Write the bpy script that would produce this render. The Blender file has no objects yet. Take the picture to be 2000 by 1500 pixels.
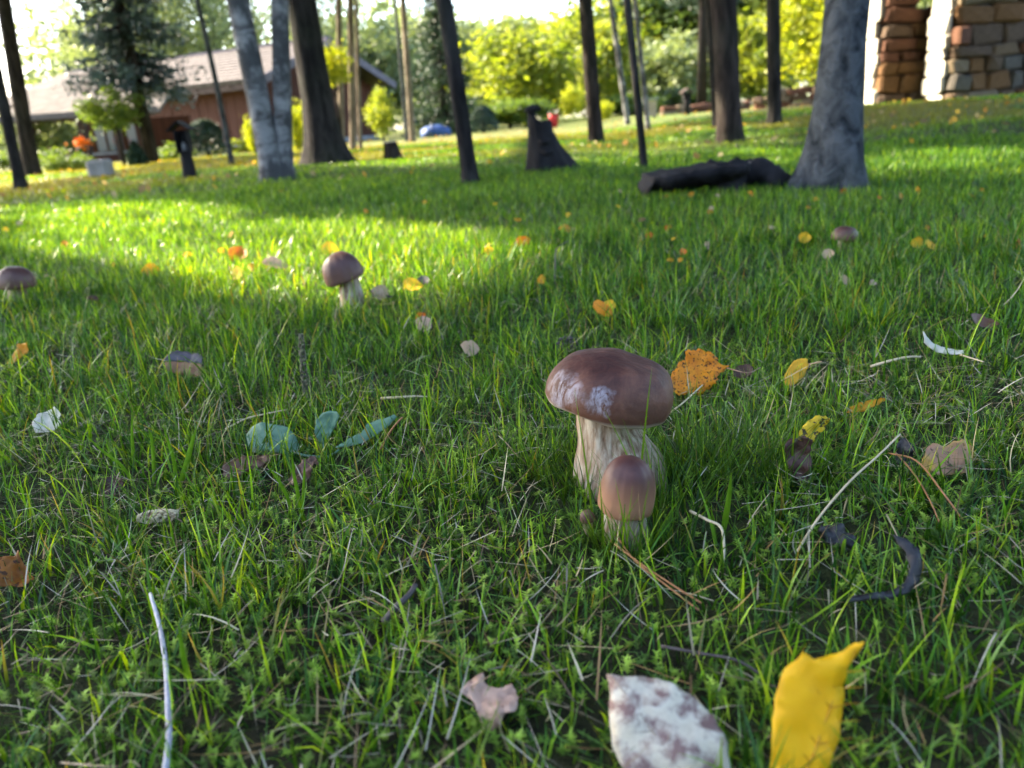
import bpy, bmesh, math, random
import numpy as np
from mathutils import Vector, Matrix, noise as mnoise
from mathutils.geometry import delaunay_2d_cdt

random.seed(7); rng = np.random.default_rng(7)
SC = bpy.context.scene; COL = SC.collection
R = math.radians

# ------------------------------------------------------------------ camera
CAM_H = 0.285; PITCH = 19.1; ROLL = -4.0; FPX = 1480.0
cam = bpy.data.cameras.new('camera'); cam_o = bpy.data.objects.new('camera', cam); COL.objects.link(cam_o)
cam.sensor_width = 36.0; cam.lens = FPX / 2000 * 36.0
cam.clip_start = 0.01; cam.clip_end = 1500
CM = Matrix.Rotation(R(90 - PITCH), 4, 'X') @ Matrix.Rotation(R(ROLL), 4, 'Z')
CM.translation = (0, 0, CAM_H)
cam_o.matrix_world = CM
cam.dof.use_dof = True; cam.dof.focus_distance = 0.62; cam.dof.aperture_fstop = 7.0
SC.camera = cam_o

# ------------------------------------------------------------------ sky, sun, exposure
SUN_EL, SUN_AZ = 34.0, 24.0                       # azimuth: degrees beyond due left (-X) towards +Y
S = Vector((-math.cos(R(SUN_EL)) * math.cos(R(SUN_AZ)), math.cos(R(SUN_EL)) * math.sin(R(SUN_AZ)), math.sin(R(SUN_EL))))
world = bpy.data.worlds.new('World'); SC.world = world; world.use_nodes = True
wn = world.node_tree
sky = wn.nodes.new('ShaderNodeTexSky'); sky.sky_type = 'NISHITA'; sky.sun_disc = False
sky.sun_elevation = R(SUN_EL); sky.sun_rotation = R(-(90 - SUN_AZ)); sky.dust_density = 2.0
wn.links.new(sky.outputs[0], wn.nodes['Background'].inputs[0])
wn.nodes['Background'].inputs[1].default_value = 0.108
sun = bpy.data.lights.new('sun', 'SUN'); sun.energy = 3.4; sun.angle = R(0.53); sun.color = (1.0, 0.88, 0.64)
sun_o = bpy.data.objects.new('sun', sun); COL.objects.link(sun_o)
sun_o.rotation_euler = (-S).to_track_quat('-Z', 'Y').to_euler(); sun_o.location = (-20, 10, 20)
vs = SC.view_settings
vs.view_transform = 'Standard'; vs.look = 'None'; vs.gamma = 1.0; vs.exposure = 3.4; vs.use_curve_mapping = False
cy = SC.cycles
cy.use_denoising = True
cy.max_bounces = 6; cy.diffuse_bounces = 3; cy.glossy_bounces = 2; cy.transmission_bounces = 4; cy.transparent_max_bounces = 4
cy.sample_clamp_indirect = 6.0
cy.caustics_reflective = False; cy.caustics_refractive = False

# ------------------------------------------------------------------ terrain and pixel rays
def sm(a):
    a = np.clip(a, 0, 1); return a * a * (3 - 2 * a)
def terrain(x, y):
    x = np.asarray(x, float); y = np.asarray(y, float)
    rise = 0.16 * sm((x - 1.2) / 4.5) * sm((y - 3.0) / 6.5)
    mound = 0.07 * np.exp(-(((x - 3.3) / 1.1) ** 2 + ((y - 4.7) / 0.6) ** 2))
    r = np.hypot(x, y)
    micro = (0.006 * np.sin(5.1 * x + 1.3) * np.sin(4.3 * y + .7) + 0.004 * np.sin(11 * x + 2.1 * y) * np.cos(9 * y - 3 * x)) * np.exp(-(r / 9) ** 2)
    roll_ = 0.03 * np.sin(0.35 * x + 1) * np.sin(0.3 * y) * sm((r - 3) / 5) * np.exp(-(r / 60) ** 2)
    return rise + mound + micro + roll_
def tz(x, y): return float(terrain(x, y))
CR = CM.to_3x3(); CP = Vector((0, 0, CAM_H))
def ray(px, py): return CR @ Vector(((px - 1000) / FPX, (750 - py) / FPX, -1.0))   # unit depth along the axis
def P(px, py, lift=0.0):
    d = ray(px, py); z = 0.0; p = CP
    for _ in range(12):
        if d.z > -0.004: t = 60.0
        else: t = min((z + lift - CAM_H) / d.z, 60.0)
        p = CP + d * max(t, 0.05); z = tz(p.x, p.y)
    return Vector((p.x, p.y, z + lift))
def depth_of(p): return -((CR.transposed() @ (p - CP)).z)
def at(px, py, depth): return CP + ray(px, py) * depth
def on_plane(px, py, p0, n):
    d = ray(px, py); return CP + d * ((p0 - CP).dot(n) / d.dot(n))
def aty(px, py, Y):
    d = ray(px, py); return CP + d * (Y / d.y)

# ------------------------------------------------------------------ object helpers
def tag(o, label=None, cat=None, group=None, kind=None):
    if label: o['label'] = label
    if cat: o['category'] = cat
    if group: o['group'] = group
    if kind: o['kind'] = kind
    return o
def link(name, me, mat=None, parent=None):
    o = bpy.data.objects.new(name, me); COL.objects.link(o)
    if mat is not None and len(me.materials) == 0: me.materials.append(mat)
    if parent is not None: o.parent = parent
    return o
def empty(name, loc, rz=0.0):
    o = bpy.data.objects.new(name, None); COL.objects.link(o)
    o.location = loc; o.rotation_euler = (0, 0, rz); o.empty_display_size = 0.1
    return o
def bm_obj(name, bm, mat, parent=None, smooth=False):
    me = bpy.data.meshes.new(name); bm.normal_update(); bm.to_mesh(me); bm.free()
    if smooth: me.polygons.foreach_set('use_smooth', [True] * len(me.polygons))
    return link(name, me, mat, parent)
def fast_mesh(name, verts, faces_list, color=None, smooth=False):
    """verts (n,3); faces_list: list of int arrays (m,k)"""
    me = bpy.data.meshes.new(name)
    me.vertices.add(len(verts)); me.vertices.foreach_set('co', np.ascontiguousarray(verts, dtype=np.float32).ravel())
    nl = sum(f.size for f in faces_list); npoly = sum(len(f) for f in faces_list)
    me.loops.add(nl); me.polygons.add(npoly)
    me.loops.foreach_set('vertex_index', np.concatenate([f.ravel() for f in faces_list]).astype(np.int32))
    tot = np.concatenate([np.full(len(f), f.shape[1]) for f in faces_list])
    st = np.concatenate([[0], np.cumsum(tot)[:-1]])
    me.polygons.foreach_set('loop_start', st.astype(np.int32))
    me.polygons.foreach_set('loop_total', tot.astype(np.int32))
    if smooth: me.polygons.foreach_set('use_smooth', np.ones(npoly, dtype=bool))
    if color is not None:
        a = me.color_attributes.new('Col', 'FLOAT_COLOR', 'POINT')
        c = np.ones((len(verts), 4), np.float32); c[:, :3] = color
        a.data.foreach_set('color', c.ravel())
    me.update(calc_edges=True)
    return me
def box_bm(bm, c, s, rot=None, bevel=0.0):
    m = Matrix.Translation(c) @ (rot.to_4x4() if rot else Matrix.Identity(4)) @ Matrix.Diagonal((s[0], s[1], s[2], 1))
    r = bmesh.ops.create_cube(bm, size=1.0, matrix=m)
    if bevel > 0:
        es = list({e for v in r['verts'] for e in v.link_edges})
        bmesh.ops.bevel(bm, geom=es, offset=bevel, segments=1, affect='EDGES')
def box(name, c, s, mat, parent=None, rot=None, bevel=0.0):
    bm = bmesh.new(); box_bm(bm, Vector(c), s, rot, bevel); return bm_obj(name, bm, mat, parent)
def tube_bm(bm, pts, rads, sides=8, cap=True):
    pts = [Vector(p) for p in pts]; rings = []
    up = Vector((0.13, 0.21, 0.97))
    for i, p in enumerate(pts):
        t = (pts[min(i + 1, len(pts) - 1)] - pts[max(i - 1, 0)]).normalized()
        a = t.cross(up)
        if a.length < 1e-3: a = t.cross(Vector((1, 0, 0)))
        a.normalize(); b = t.cross(a)
        r = rads[i] if hasattr(rads, '__len__') else rads
        rings.append([bm.verts.new(p + (a * math.cos(k * 2 * math.pi / sides) + b * math.sin(k * 2 * math.pi / sides)) * r) for k in range(sides)])
    for i in range(len(rings) - 1):
        for k in range(sides):
            bm.faces.new((rings[i][k], rings[i][(k + 1) % sides], rings[i + 1][(k + 1) % sides], rings[i + 1][k]))
    if cap:
        bm.faces.new(rings[0][::-1]); bm.faces.new(rings[-1])
def tube(name, pts, rads, mat, parent=None, sides=8):
    bm = bmesh.new(); tube_bm(bm, pts, rads, sides); bmesh.ops.recalc_face_normals(bm, faces=bm.faces)
    return bm_obj(name, bm, mat, parent, True)
def spline(pts, n):
    """Catmull-Rom through Vectors"""
    pts = [Vector(p) for p in pts]; q = [pts[0] * 2 - pts[1]] + pts + [pts[-1] * 2 - pts[-2]]; out = []
    for i in range(1, len(q) - 2):
        for k in range(n):
            t = k / n; p0, p1, p2, p3 = q[i - 1:i + 3]
            out.append(.5 * ((2 * p1) + (p2 - p0) * t + (2 * p0 - 5 * p1 + 4 * p2 - p3) * t * t + (3 * p1 - p0 - 3 * p2 + p3) * t ** 3))
    return out + [pts[-1]]

# ------------------------------------------------------------------ materials
MATS = {}
class NT:
    def __init__(s, name):
        s.m = bpy.data.materials.new(name); s.m.use_nodes = True; s.t = s.m.node_tree
        s.b = s.t.nodes['Principled BSDF']; s.out = s.t.nodes['Material Output']
    def n(s, typ, **kw):
        nd = s.t.nodes.new(typ)
        for k, v in kw.items():
            if k.startswith('i_'):
                key = k[2:]; nd.inputs[int(key) if key.isdigit() else key].default_value = v
            else: setattr(nd, k, v)
        return nd
    def l(s, a, b): s.t.links.new(a, b)
    def coord(s, scale=(1, 1, 1), kind='Object', rot=(0, 0, 0)):
        tc = s.n('ShaderNodeTexCoord'); mp = s.n('ShaderNodeMapping'); mp.inputs['Scale'].default_value = scale
        mp.inputs['Rotation'].default_value = rot
        s.l(tc.outputs[kind], mp.inputs[0]); return mp.outputs[0]
    def noise(s, vec, scale, detail=4, rough=.55, dist=0.0):
        nd = s.n('ShaderNodeTexNoise'); nd.inputs['Scale'].default_value = scale; nd.inputs['Detail'].default_value = detail
        nd.inputs['Roughness'].default_value = rough; nd.inputs['Distortion'].default_value = dist
        if vec is not None: s.l(vec, nd.inputs['Vector'])
        return nd.outputs['Fac']
    def ramp(s, fac, stops, interp='LINEAR'):
        r = s.n('ShaderNodeValToRGB'); r.color_ramp.interpolation = interp; e = r.color_ramp.elements
        while len(e) > 1: e.remove(e[-1])
        for i, (p, c) in enumerate(stops):
            el = e[0] if i == 0 else e.new(p)
            el.position = p; el.color = (c, c, c, 1) if isinstance(c, (int, float)) else (*c, 1)
        s.l(fac, r.inputs[0]); return r.outputs[0]
    def mix(s, fac, a, b, mode='MIX'):
        m = s.n('ShaderNodeMix'); m.data_type = 'RGBA'; m.blend_type = mode
        for sock, v in ((m.inputs[0], fac), (m.inputs[6], a), (m.inputs[7], b)):
            if isinstance(v, bpy.types.NodeSocket): s.l(v, sock)
            elif isinstance(v, (int, float)): sock.default_value = v
            else: sock.default_value = (*v, 1)
        return m.outputs[2]
    def base(s, col):
        if isinstance(col, bpy.types.NodeSocket): s.l(col, s.b.inputs['Base Color'])
        else: s.b.inputs['Base Color'].default_value = (*col, 1)
    def bump(s, h, strength=.4, dist=.01):
        b = s.n('ShaderNodeBump'); b.inputs['Strength'].default_value = strength; b.inputs['Distance'].default_value = dist
        s.l(h, b.inputs['Height']); s.l(b.outputs[0], s.b.inputs['Normal']); return b.outputs[0]
    def rough(s, v, spec=.5):
        s.b.inputs['Roughness'].default_value = v; s.b.inputs['Specular IOR Level'].default_value = spec
    def translucent(s, col, fac):
        t = s.n('ShaderNodeBsdfTranslucent'); mx = s.n('ShaderNodeMixShader'); mx.inputs[0].default_value = fac
        if isinstance(col, bpy.types.NodeSocket): s.l(col, t.inputs[0])
        else: t.inputs[0].default_value = (*col, 1)
        s.l(s.b.outputs[0], mx.inputs[1]); s.l(t.outputs[0], mx.inputs[2]); s.l(mx.outputs[0], s.out.inputs[0])

def attr_leafy(name, tr=.4, tint=(1.35, 1.25, .55), rough=.42, spec=.4):
    """foliage whose own colour comes from the per-blade colour attribute"""
    k = NT(name); a = k.n('ShaderNodeAttribute', attribute_name='Col')
    k.base(a.outputs['Color']); k.rough(rough, spec)
    k.translucent(k.mix(1.0, a.outputs['Color'], tint, 'MULTIPLY'), tr); return k.m
M_GRASS = attr_leafy('grass_blades', .45, (2.2, 1.75, .10), .3, .25)
M_MOSS = attr_leafy('moss_fronds', .35, (1.4, 1.4, .6), .6, .25)
M_STRAW = attr_leafy('dry_straw', .12, (1, 1, 1), .5, .4)
M_LITTER = attr_leafy('leaf_litter', .35, (1.2, 1.0, .6), .6, .3)
def foliage(name, c1, c2, tr=.5, tint=(1.6, 1.45, .5), scale=3.0):
    k = NT(name); v = k.noise(k.coord(), scale, 2)
    col = k.ramp(v, [(.35, c1), (.65, c2)]); k.base(col); k.rough(.5, .35)
    k.translucent(k.mix(1.0, col, tint, 'MULTIPLY'), tr); return k.m
M_LF_YELLOW = foliage('foliage_yellow_green', (.12, .17, .02), (.24, .25, .03), .55, (1.35, 1.35, .45))
M_LF_BRIGHT = foliage('foliage_bright_yellow', (.19, .24, .02), (.33, .32, .025), .6, (1.4, 1.4, .4))
M_LF_GREEN = foliage('foliage_green', (.05, .10, .02), (.11, .16, .03), .5)
M_LF_DARK = foliage('foliage_dark_green', (.03, .06, .02), (.06, .10, .03), .35)
M_LF_PALE = foliage('foliage_pale_green', (.12, .16, .07), (.19, .22, .10), .45, (1.3, 1.3, .7))
M_SPRUCE = foliage('spruce_needles', (.018, .04, .022), (.035, .065, .03), .15)
M_BLUESPR = foliage('blue_spruce_needles', (.03, .055, .06), (.055, .085, .085), .18, (1.1, 1.2, 1.0))
M_SHRUB = foliage('clipped_conifer', (.012, .035, .028), (.03, .06, .035), .12)

def bark(name, c1, c2, sc=14, bstr=.8, zs=.22):
    k = NT(name); v = k.coord((1, 1, zs)); n1 = k.noise(v, sc, 6, .65, .6); n2 = k.noise(k.coord(), 3.0, 3)
    col = k.ramp(n1, [(.38, c1), (.62, c2)]); col = k.mix(k.ramp(n2, [(.45, 0.0), (.7, .3)]), col, (.045, .052, .036))
    k.base(col); k.rough(.95, .04); k.bump(n1, bstr, .03); return k.m
M_BARK_DARK = bark('dark_bark', (.011, .010, .0105), (.038, .034, .034))
M_BARK_GREY = bark('grey_bark', (.020, .023, .027), (.092, .098, .106), 16, .9, .8)
M_BARK_TAN = bark('tan_bark', (.10, .078, .06), (.25, .2, .155), 12)
M_BARK_BROWN = bark('brown_bark', (.013, .0105, .010), (.046, .036, .033), 16)
def birch_mat():
    k = NT('birch_bark'); n1 = k.noise(k.coord((1, 1, 3.2)), 5.5, 5, .65, .8); n2 = k.noise(k.coord((1, 1, .6)), 5, 4, .6)
    col = k.ramp(n1, [(.30, (.04, .035, .035)), (.42, (.10, .097, .10)), (.55, (.21, .207, .213)), (.8, (.29, .286, .292))])
    col = k.mix(k.ramp(n2, [(.47, 0.0), (.56, .92)]), col, (.05, .05, .053)); k.base(col); k.rough(.8, .1); k.bump(n1, .35, .015); return k.m
M_BIRCH = birch_mat()
def plain(name, c1, c2, scale=8, rough=.7, stretch=(1, 1, 1), bstr=.3, bdist=.01, spec=.12):
    k = NT(name); v = k.noise(k.coord(stretch), scale, 5, .6); k.base(k.ramp(v, [(.3, c1), (.7, c2)])); k.rough(rough, spec)
    if bstr: k.bump(v, bstr, bdist)
    return k.m
M_WOOD_DARK = plain('dark_weathered_wood', (.006, .0058, .007), (.026, .024, .026), 9, .85, (1, 1, .3), .8, .03)
M_WOOD_CUT = plain('pale_cut_wood', (.28, .22, .18), (.46, .38, .32), 14, .8)
M_PLANK = plain('red_brown_plank', (.052, .020, .014), (.098, .038, .026), 6, .7, (3, 3, .2))
M_TRIM = plain('dark_timber', (.045, .03, .026), (.09, .06, .05), 6, .7, (1, 1, 1))
M_ROOF = plain('weathered_grey_shingle', (.062, .050, .047), (.125, .105, .098), 5, .8, (1, 1, 1), .6, .03)
M_ROOF_EDGE = plain('roof_edge_board', (.10, .085, .10), (.16, .14, .16), 5, .7)
M_CAULK = plain('stone_grey', (.18, .18, .19), (.34, .33, .33), 6, .85, (1, 1, 1), .6, .03)
M_GLASS = NT('window_glass'); M_GLASS.base((.10, .13, .18)); M_GLASS.rough(.08, .7); M_GLASS = M_GLASS.m
M_RED = plain('red_plastic', (.45, .03, .03), (.6, .06, .05), 5, .4, (1, 1, 1), 0)
M_BLUE = plain('blue_tarpaulin', (.02, .04, .12), (.05, .09, .22), 5, .5, (1, 1, 1), .3)
M_ORANGE = plain('orange_flowers', (.7, .14, .02), (.8, .28, .02), 15, .6, (1, 1, 1), 0)
STONE = [plain('fieldstone_%s' % n, a, b, 7, .9, (1, 1, 1), .7, .03) for n, a, b in (
    ('tan', (0.093, 0.062, 0.041), (0.147, 0.103, 0.068)), ('grey', (0.070, 0.060, 0.054), (0.114, 0.101, 0.090)), ('ochre', (0.103, 0.054, 0.027), (0.152, 0.084, 0.041)),
    ('rust', (0.082, 0.039, 0.026), (0.120, 0.060, 0.041)), ('buff', (0.130, 0.098, 0.066), (0.185, 0.142, 0.098)), ('brown', (0.070, 0.048, 0.035), (0.109, 0.074, 0.054)))]
STONE.append(plain('sun_glare_stone', (.34, .31, .27), (.58, .54, .48), 9, .9, (1, 1, 1), .7, .03))  # sun glare on the pillars' side faces, put into a paler stone colour
M_MORTAR = plain('dark_mortar', (.05, .04, .034), (.10, .08, .066), 12, .95)

def ground_mat():
    k = NT('lawn_soil'); v = k.coord(); a = k.noise(v, 1.4, 5, .6); b = k.noise(v, 55, 6, .65); c = k.noise(v, .35, 4, .6)
    green = k.ramp(b, [(.3, (.012, .020, .005)), (.55, (.035, .055, .012)), (.75, (.07, .09, .02))])
    soil = k.ramp(b, [(.3, (.010, .0075, .005)), (.7, (.045, .034, .02))])
    col = k.mix(k.ramp(a, [(.42, 0.15), (.62, .85)]), soil, green)
    # far lawn: short grass strewn with yellow leaves, told by distance from the lens spot on the ground
    geo = k.n('ShaderNodeNewGeometry'); ln = k.n('ShaderNodeVectorMath', operation='LENGTH'); k.l(geo.outputs['Position'], ln.inputs[0])
    mr = k.n('ShaderNodeMapRange'); mr.inputs[1].default_value = 3.5; mr.inputs[2].default_value = 9.0; k.l(ln.outputs['Value'], mr.inputs[0])
    far = k.mix(k.ramp(c, [(.40, 0.0), (.60, .75)]), (.085, .125, .02), (.16, .12, .04))
    far = k.mix(k.ramp(b, [(.35, .55), (.6, 0.0)]), far, (.055, .07, .02))
    k.base(k.mix(mr.outputs[0], col, far)); k.rough(.95, .15); k.bump(b, .8, .02); return k.m
M_GROUND = ground_mat()

# ------------------------------------------------------------------ ground sheet
def build_ground():
    n = 260
    u = np.linspace(-1, 1, n); s = np.sinh(u * 6.3) / np.sinh(6.3) * 420
    X, Y = np.meshgrid(s, s + 1.0)
    V = np.stack([X, Y, terrain(X, Y) - .004], -1).reshape(-1, 3)
    i = np.arange(n * n).reshape(n, n)
    F = np.stack([i[:-1, :-1], i[:-1, 1:], i[1:, 1:], i[1:, :-1]], -1).reshape(-1, 4)
    tag(link('ground', fast_mesh('ground', V, [F], smooth=True), M_GROUND), kind='structure')
build_ground()

# ------------------------------------------------------------------ where the sun gets through the canopy (ground polygons)
def poly(pts): return np.array([P(*p).xy for p in pts])
def inside(pl, x, y):
    c = np.zeros(np.shape(x), bool); j = len(pl) - 1
    for i in range(len(pl)):
        xi, yi = pl[i]; xj, yj = pl[j]
        c ^= ((yi > y) != (yj > y)) & (x < (xj - xi) * (y - yi) / (yj - yi + 1e-12) + xi); j = i
    return c
GAPS = [(poly(p), w) for p, w in (
    ([(60, 490), (110, 425), (300, 398), (430, 408), (480, 440), (700, 446), (900, 452), (1040, 490), (960, 560), (800, 590), (600, 575), (450, 548), (250, 515)], .97),
    ([(-150, 408), (180, 396), (190, 418), (-150, 445)], .95),
    ([(1660, 330), (1760, 276), (2200, 296), (2200, 345), (1900, 352), (1700, 348)], .95),
    ([(540, 322), (690, 282), (1000, 268), (1010, 302), (900, 328)], .95),
    ([(1080, 330), (1100, 252), (1560, 238), (1560, 332), (1300, 325)], .9),
    ([(-100, 385), (0, 362), (480, 340), (470, 366)], .4),
    ([(1650, 225), (2200, 190), (2200, 215), (1800, 232)], .5),
    ([(900, 398), (1250, 384), (1560, 380), (1560, 402), (1250, 410)], .45),
    ([(1000, 500), (1300, 480), (2100, 480), (2100, 640), (1500, 640), (1100, 560)], .22))]
def sunlit(x, y):
    p = np.where(y > 5.5, .24 + .22 * np.sign(np.sin(x * .9 + 1.7 * np.sin(y * .8)) * np.sin(y * 1.3 + x * .4)), 0.0)
    for pl, w in GAPS:
        hit = inside(pl, x, y)
        if w > .85:
            for dx, dy in ((.16, 0), (-.16, 0), (0, .16), (0, -.16)): hit = hit | inside(pl, x + dx, y + dy)
        p = np.where(hit, np.maximum(w, p), p)
    return p

def leaf_quads(pos, size, aspect=.55, seed=0, droop=0.0, normal_up=0.0):
    g = np.random.default_rng(seed); n = len(pos)
    a = g.normal(size=(n, 3)); a[:, 2] -= droop; a /= np.linalg.norm(a, axis=1)[:, None]
    b = g.normal(size=(n, 3)); b[:, 2] *= (1 - normal_up); b -= (b * a).sum(1)[:, None] * a; b /= np.linalg.norm(b, axis=1)[:, None]
    L = (size * g.uniform(.6, 1.4, n))[:, None]; W = L * aspect
    pos = pos - a * L * .5
    V = np.stack([pos, pos + a * L * .45 + b * W * .5, pos + a * L, pos + a * L * .45 - b * W * .5], 1).reshape(-1, 3)
    F = np.arange(4 * n).reshape(n, 4)
    return V, F

# ------------------------------------------------------------------ trees
def trunk_mesh(h, r0, r1, lean, seed, flare=.5, fh=.12, lobes=5, sides=22, rough=.05, bend=0.0, rings=None):
    g = random.Random(seed); n = rings or 34; V = []; ph = g.uniform(0, 6.28)
    # rings crowd near the foot, where the trunk is seen
    for i in range(n + 1):
        t = (i / n) ** 2.0; z = h * t - .04
        r = r0 + (r1 - r0) * t ** .8
        cx = lean[0] * z + bend * math.sin(z * 1.1 + ph) * min(z, 1.5); cyy = lean[1] * z + .5 * bend * math.cos(z * .9 + ph) * min(z, 1.5)
        for k in range(sides):
            f = 2 * math.pi * k / sides
            e = math.exp(-max(z, 0) / fh)
            m = 1 + flare * e * (.75 + .65 * max(0, math.cos(lobes * f * .5 + ph + .6 * math.sin(f))) ** 2)
            m += rough * mnoise.noise(Vector((math.cos(f) * 2.2, math.sin(f) * 2.2, z * 3 + seed * 7.7)))
            m += rough * .5 * mnoise.noise(Vector((math.cos(f) * 6, math.sin(f) * 6, z * 9 + seed * 3.1)))
            V.append((cx + math.cos(f) * r * m, cyy + math.sin(f) * r * m, z))
    i = np.arange((n + 1) * sides).reshape(n + 1, sides); j = np.roll(i, -1, axis=1)
    F = np.stack([i[:-1], j[:-1], j[1:], i[1:]], -1).reshape(-1, 4)
    return fast_mesh('trunk', np.array(V), [F], smooth=True)
def limbs_obj(root, h, r, lean, mat, seed, z0=.45, n=9, spread=1.6):
    g = random.Random(seed); bm = bmesh.new()
    for k in range(n):
        z = h * (z0 + (1 - z0) * .9 * k / n); f = g.uniform(0, 6.28); s = spread * g.uniform(.6, 1.1) * (1.1 - .5 * k / n)
        a = Vector((lean[0] * z, lean[1] * z, z)); d = Vector((math.cos(f), math.sin(f), g.uniform(.2, .7)))
        rr = max(.012, r * .3 * (1 - .5 * k / n))
        tube_bm(bm, [a, a + d * s * .5, a + d * s + Vector((0, 0, .15 * s))], [rr, rr * .6, rr * .2], 6)
    return bm_obj('limbs', bm, mat, root, True)

CROWN_REQ = []        # (root, centre) of crowns above the frame that the canopy pass fills with leaves
def tree(name, label, cat, base, top, wpx, mat, h=9.0, flare=.45, group=None, canopy=True, seed=0, taper=.35, rough=.10, bend=0.0, fh=None, lobes=5):
    b = P(*base); D = depth_of(b); r = wpx * D / FPX / 2
    t = aty(top[0], top[1], b.y); dz = max(t.z - b.z, .3)
    lean = ((t.x - b.x) / dz, 0.0)
    lean = (max(-.3, min(.3, lean[0])), lean[1])
    root = empty(name, b); tag(root, label, cat, group)
    tk = link('trunk', trunk_mesh(h, r, r * taper, lean, seed, flare, fh or r * 1.0, lobes, rough=rough, bend=bend), mat, root)
    limbs_obj(tk, h, r, lean, mat, seed + 50)
    if canopy: CROWN_REQ.append((root, Vector((b.x + lean[0] * h * .75, b.y, b.z + h * .75)), h))
    return root, b, lean

T_GRP = 'trees standing on the lawn'
tree('pine_tree', 'leaning dark tree trunk at the edge of the lawn beside the blue spruce', 'tree', (64, 343), (8, 8), 30, M_BARK_BROWN, 9.5, group=T_GRP, seed=1)
tree('pine_tree', 'thin strongly leaning dark trunk in front of the leaning lawn edge tree', 'tree', (42, 370), (4, 190), 22, M_BARK_DARK, 8, group=T_GRP, seed=2)
tree('sapling_tree', 'slender crooked grey sapling trunk in front of the red brown house wall', 'tree', (453, 322), (388, 0), 11, M_BARK_GREY, 6, .3, T_GRP, True, 3, .5, .05, .02)
rt, b, ln = tree('birch_tree', 'twin stemmed white birch with dark flecked bark', 'tree', (556, 350), (546, 0), 36, M_BIRCH, 10, .5, T_GRP, True, 4, .5)
bt = aty(484, 0, b.y); link('trunk', trunk_mesh(10, .078, .045, ((bt.x - b.x) / (bt.z - b.z) * .93, .0), 5, .3, .1), M_BIRCH, rt).location = (-.06, -.03, 0)
tree('oak_tree', 'thick dark furrowed trunk beside the twin birch', 'tree', (640, 320), (588, 0), 60, M_BARK_DARK, 11, .75, T_GRP, True, 6, .55, .08, 0, .22)
tree('alder_tree', 'thin black flecked trunk with paler patches standing left of the flared stump', 'tree', (920, 360), (866, 0), 31, M_BARK_DARK, 8, .45, T_GRP, True, 7, .5, .09, .015)
tree('pine_tree', 'straight dark brown trunk behind the flared stump', 'tree', (1165, 278), (1143, 0), 29, M_BARK_BROWN, 11, .22, T_GRP, True, 8, .5)
tree('alder_tree', 'very thin black trunk rising beyond the end of the old log', 'tree', (1258, 330), (1227, 0), 15, M_BARK_DARK, 7, .35, T_GRP, True, 9, .55, .05, .015)
tree('pine_tree', 'slim dark trunk touching the thicker brown trunk beside it', 'tree', (1398, 250), (1384, 0), 14, M_BARK_DARK, 10, .25, T_GRP, True, 10, .5)
tree('pine_tree', 'thick straight grey brown trunk with a slim dark trunk at its side', 'tree', (1427, 278), (1412, 0), 48, M_BARK_BROWN, 12, .22, T_GRP, True, 11, .6)
tree('pine_tree', 'straight black trunk near the low stone rubble wall', 'tree', (1513, 243), (1510, 0), 27, M_BARK_DARK, 11, .25, T_GRP, True, 12, .55)
tree('alder_tree', 'smooth pale grey trunk with flared roots right beside the old log', 'tree', (1622, 372), (1655, 0), 84, M_BARK_GREY, 9, .95, T_GRP, True, 13, .3, .07, .0, .135, 7)
for i, (bs, tp, w, m, lb) in enumerate((
        ((668, 290), (664, 120), 12, M_BARK_TAN, 'tan sunlit trunk, nearest the thick oak, before the house gable'),
        ((690, 292), (684, 0), 14, M_BARK_TAN, 'tan sunlit trunk, tallest of the trunks before the house gable'),
        ((704, 292), (697, 60), 8, M_BARK_TAN, 'thinnest tan trunk, farthest from the oak, before the house gable'),
        ((806, 276), (788, 20), 13, M_BARK_TAN, 'sunlit tan trunk, thicker one of the pair right of the house'),
        ((795, 276), (772, 0), 7, M_BARK_GREY, 'thin grey trunk leaning along the sunlit tan one right of the house'),
        ((1226, 232), (1192, 0), 11, M_BIRCH, 'slim white birch leaning behind the very thin black trunk'),
        ((1266, 234), (1240, 0), 10, M_BIRCH, 'slim white birch rising behind the small wooden hive'))):
    tree('birch_tree' if m is M_BIRCH else 'aspen_tree', lb, 'tree', bs, tp, w, m, 9, .2, 'slender trunks at the back of the lawn', True, 20 + i, .6)

# trees just left of the view, whose crowns shade the foreground
for i, (x, y) in enumerate(((-9.6, 4.6), (-11.3, 1.8), (-8.2, 7.2), (-13.0, 5.0), (-6.0, 9.0 + 1.5), (-9.8, 12.2))):
    if i >= 4: continue
    root = empty('maple_tree', (x, y, tz(x, y))); tag(root, 'leafy maple at the side of the lawn shading the mushrooms', 'tree', 'maples beside the lawn')
    tk = link('trunk', trunk_mesh(9.5, .17, .06, (0, 0), 40 + i, .4, .2), M_BARK_DARK, root); limbs_obj(tk, 9.5, .17, (0, 0), M_BARK_DARK, 60 + i)
    CROWN_REQ.append((root, Vector((x, y, 7)), 9.5))

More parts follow.
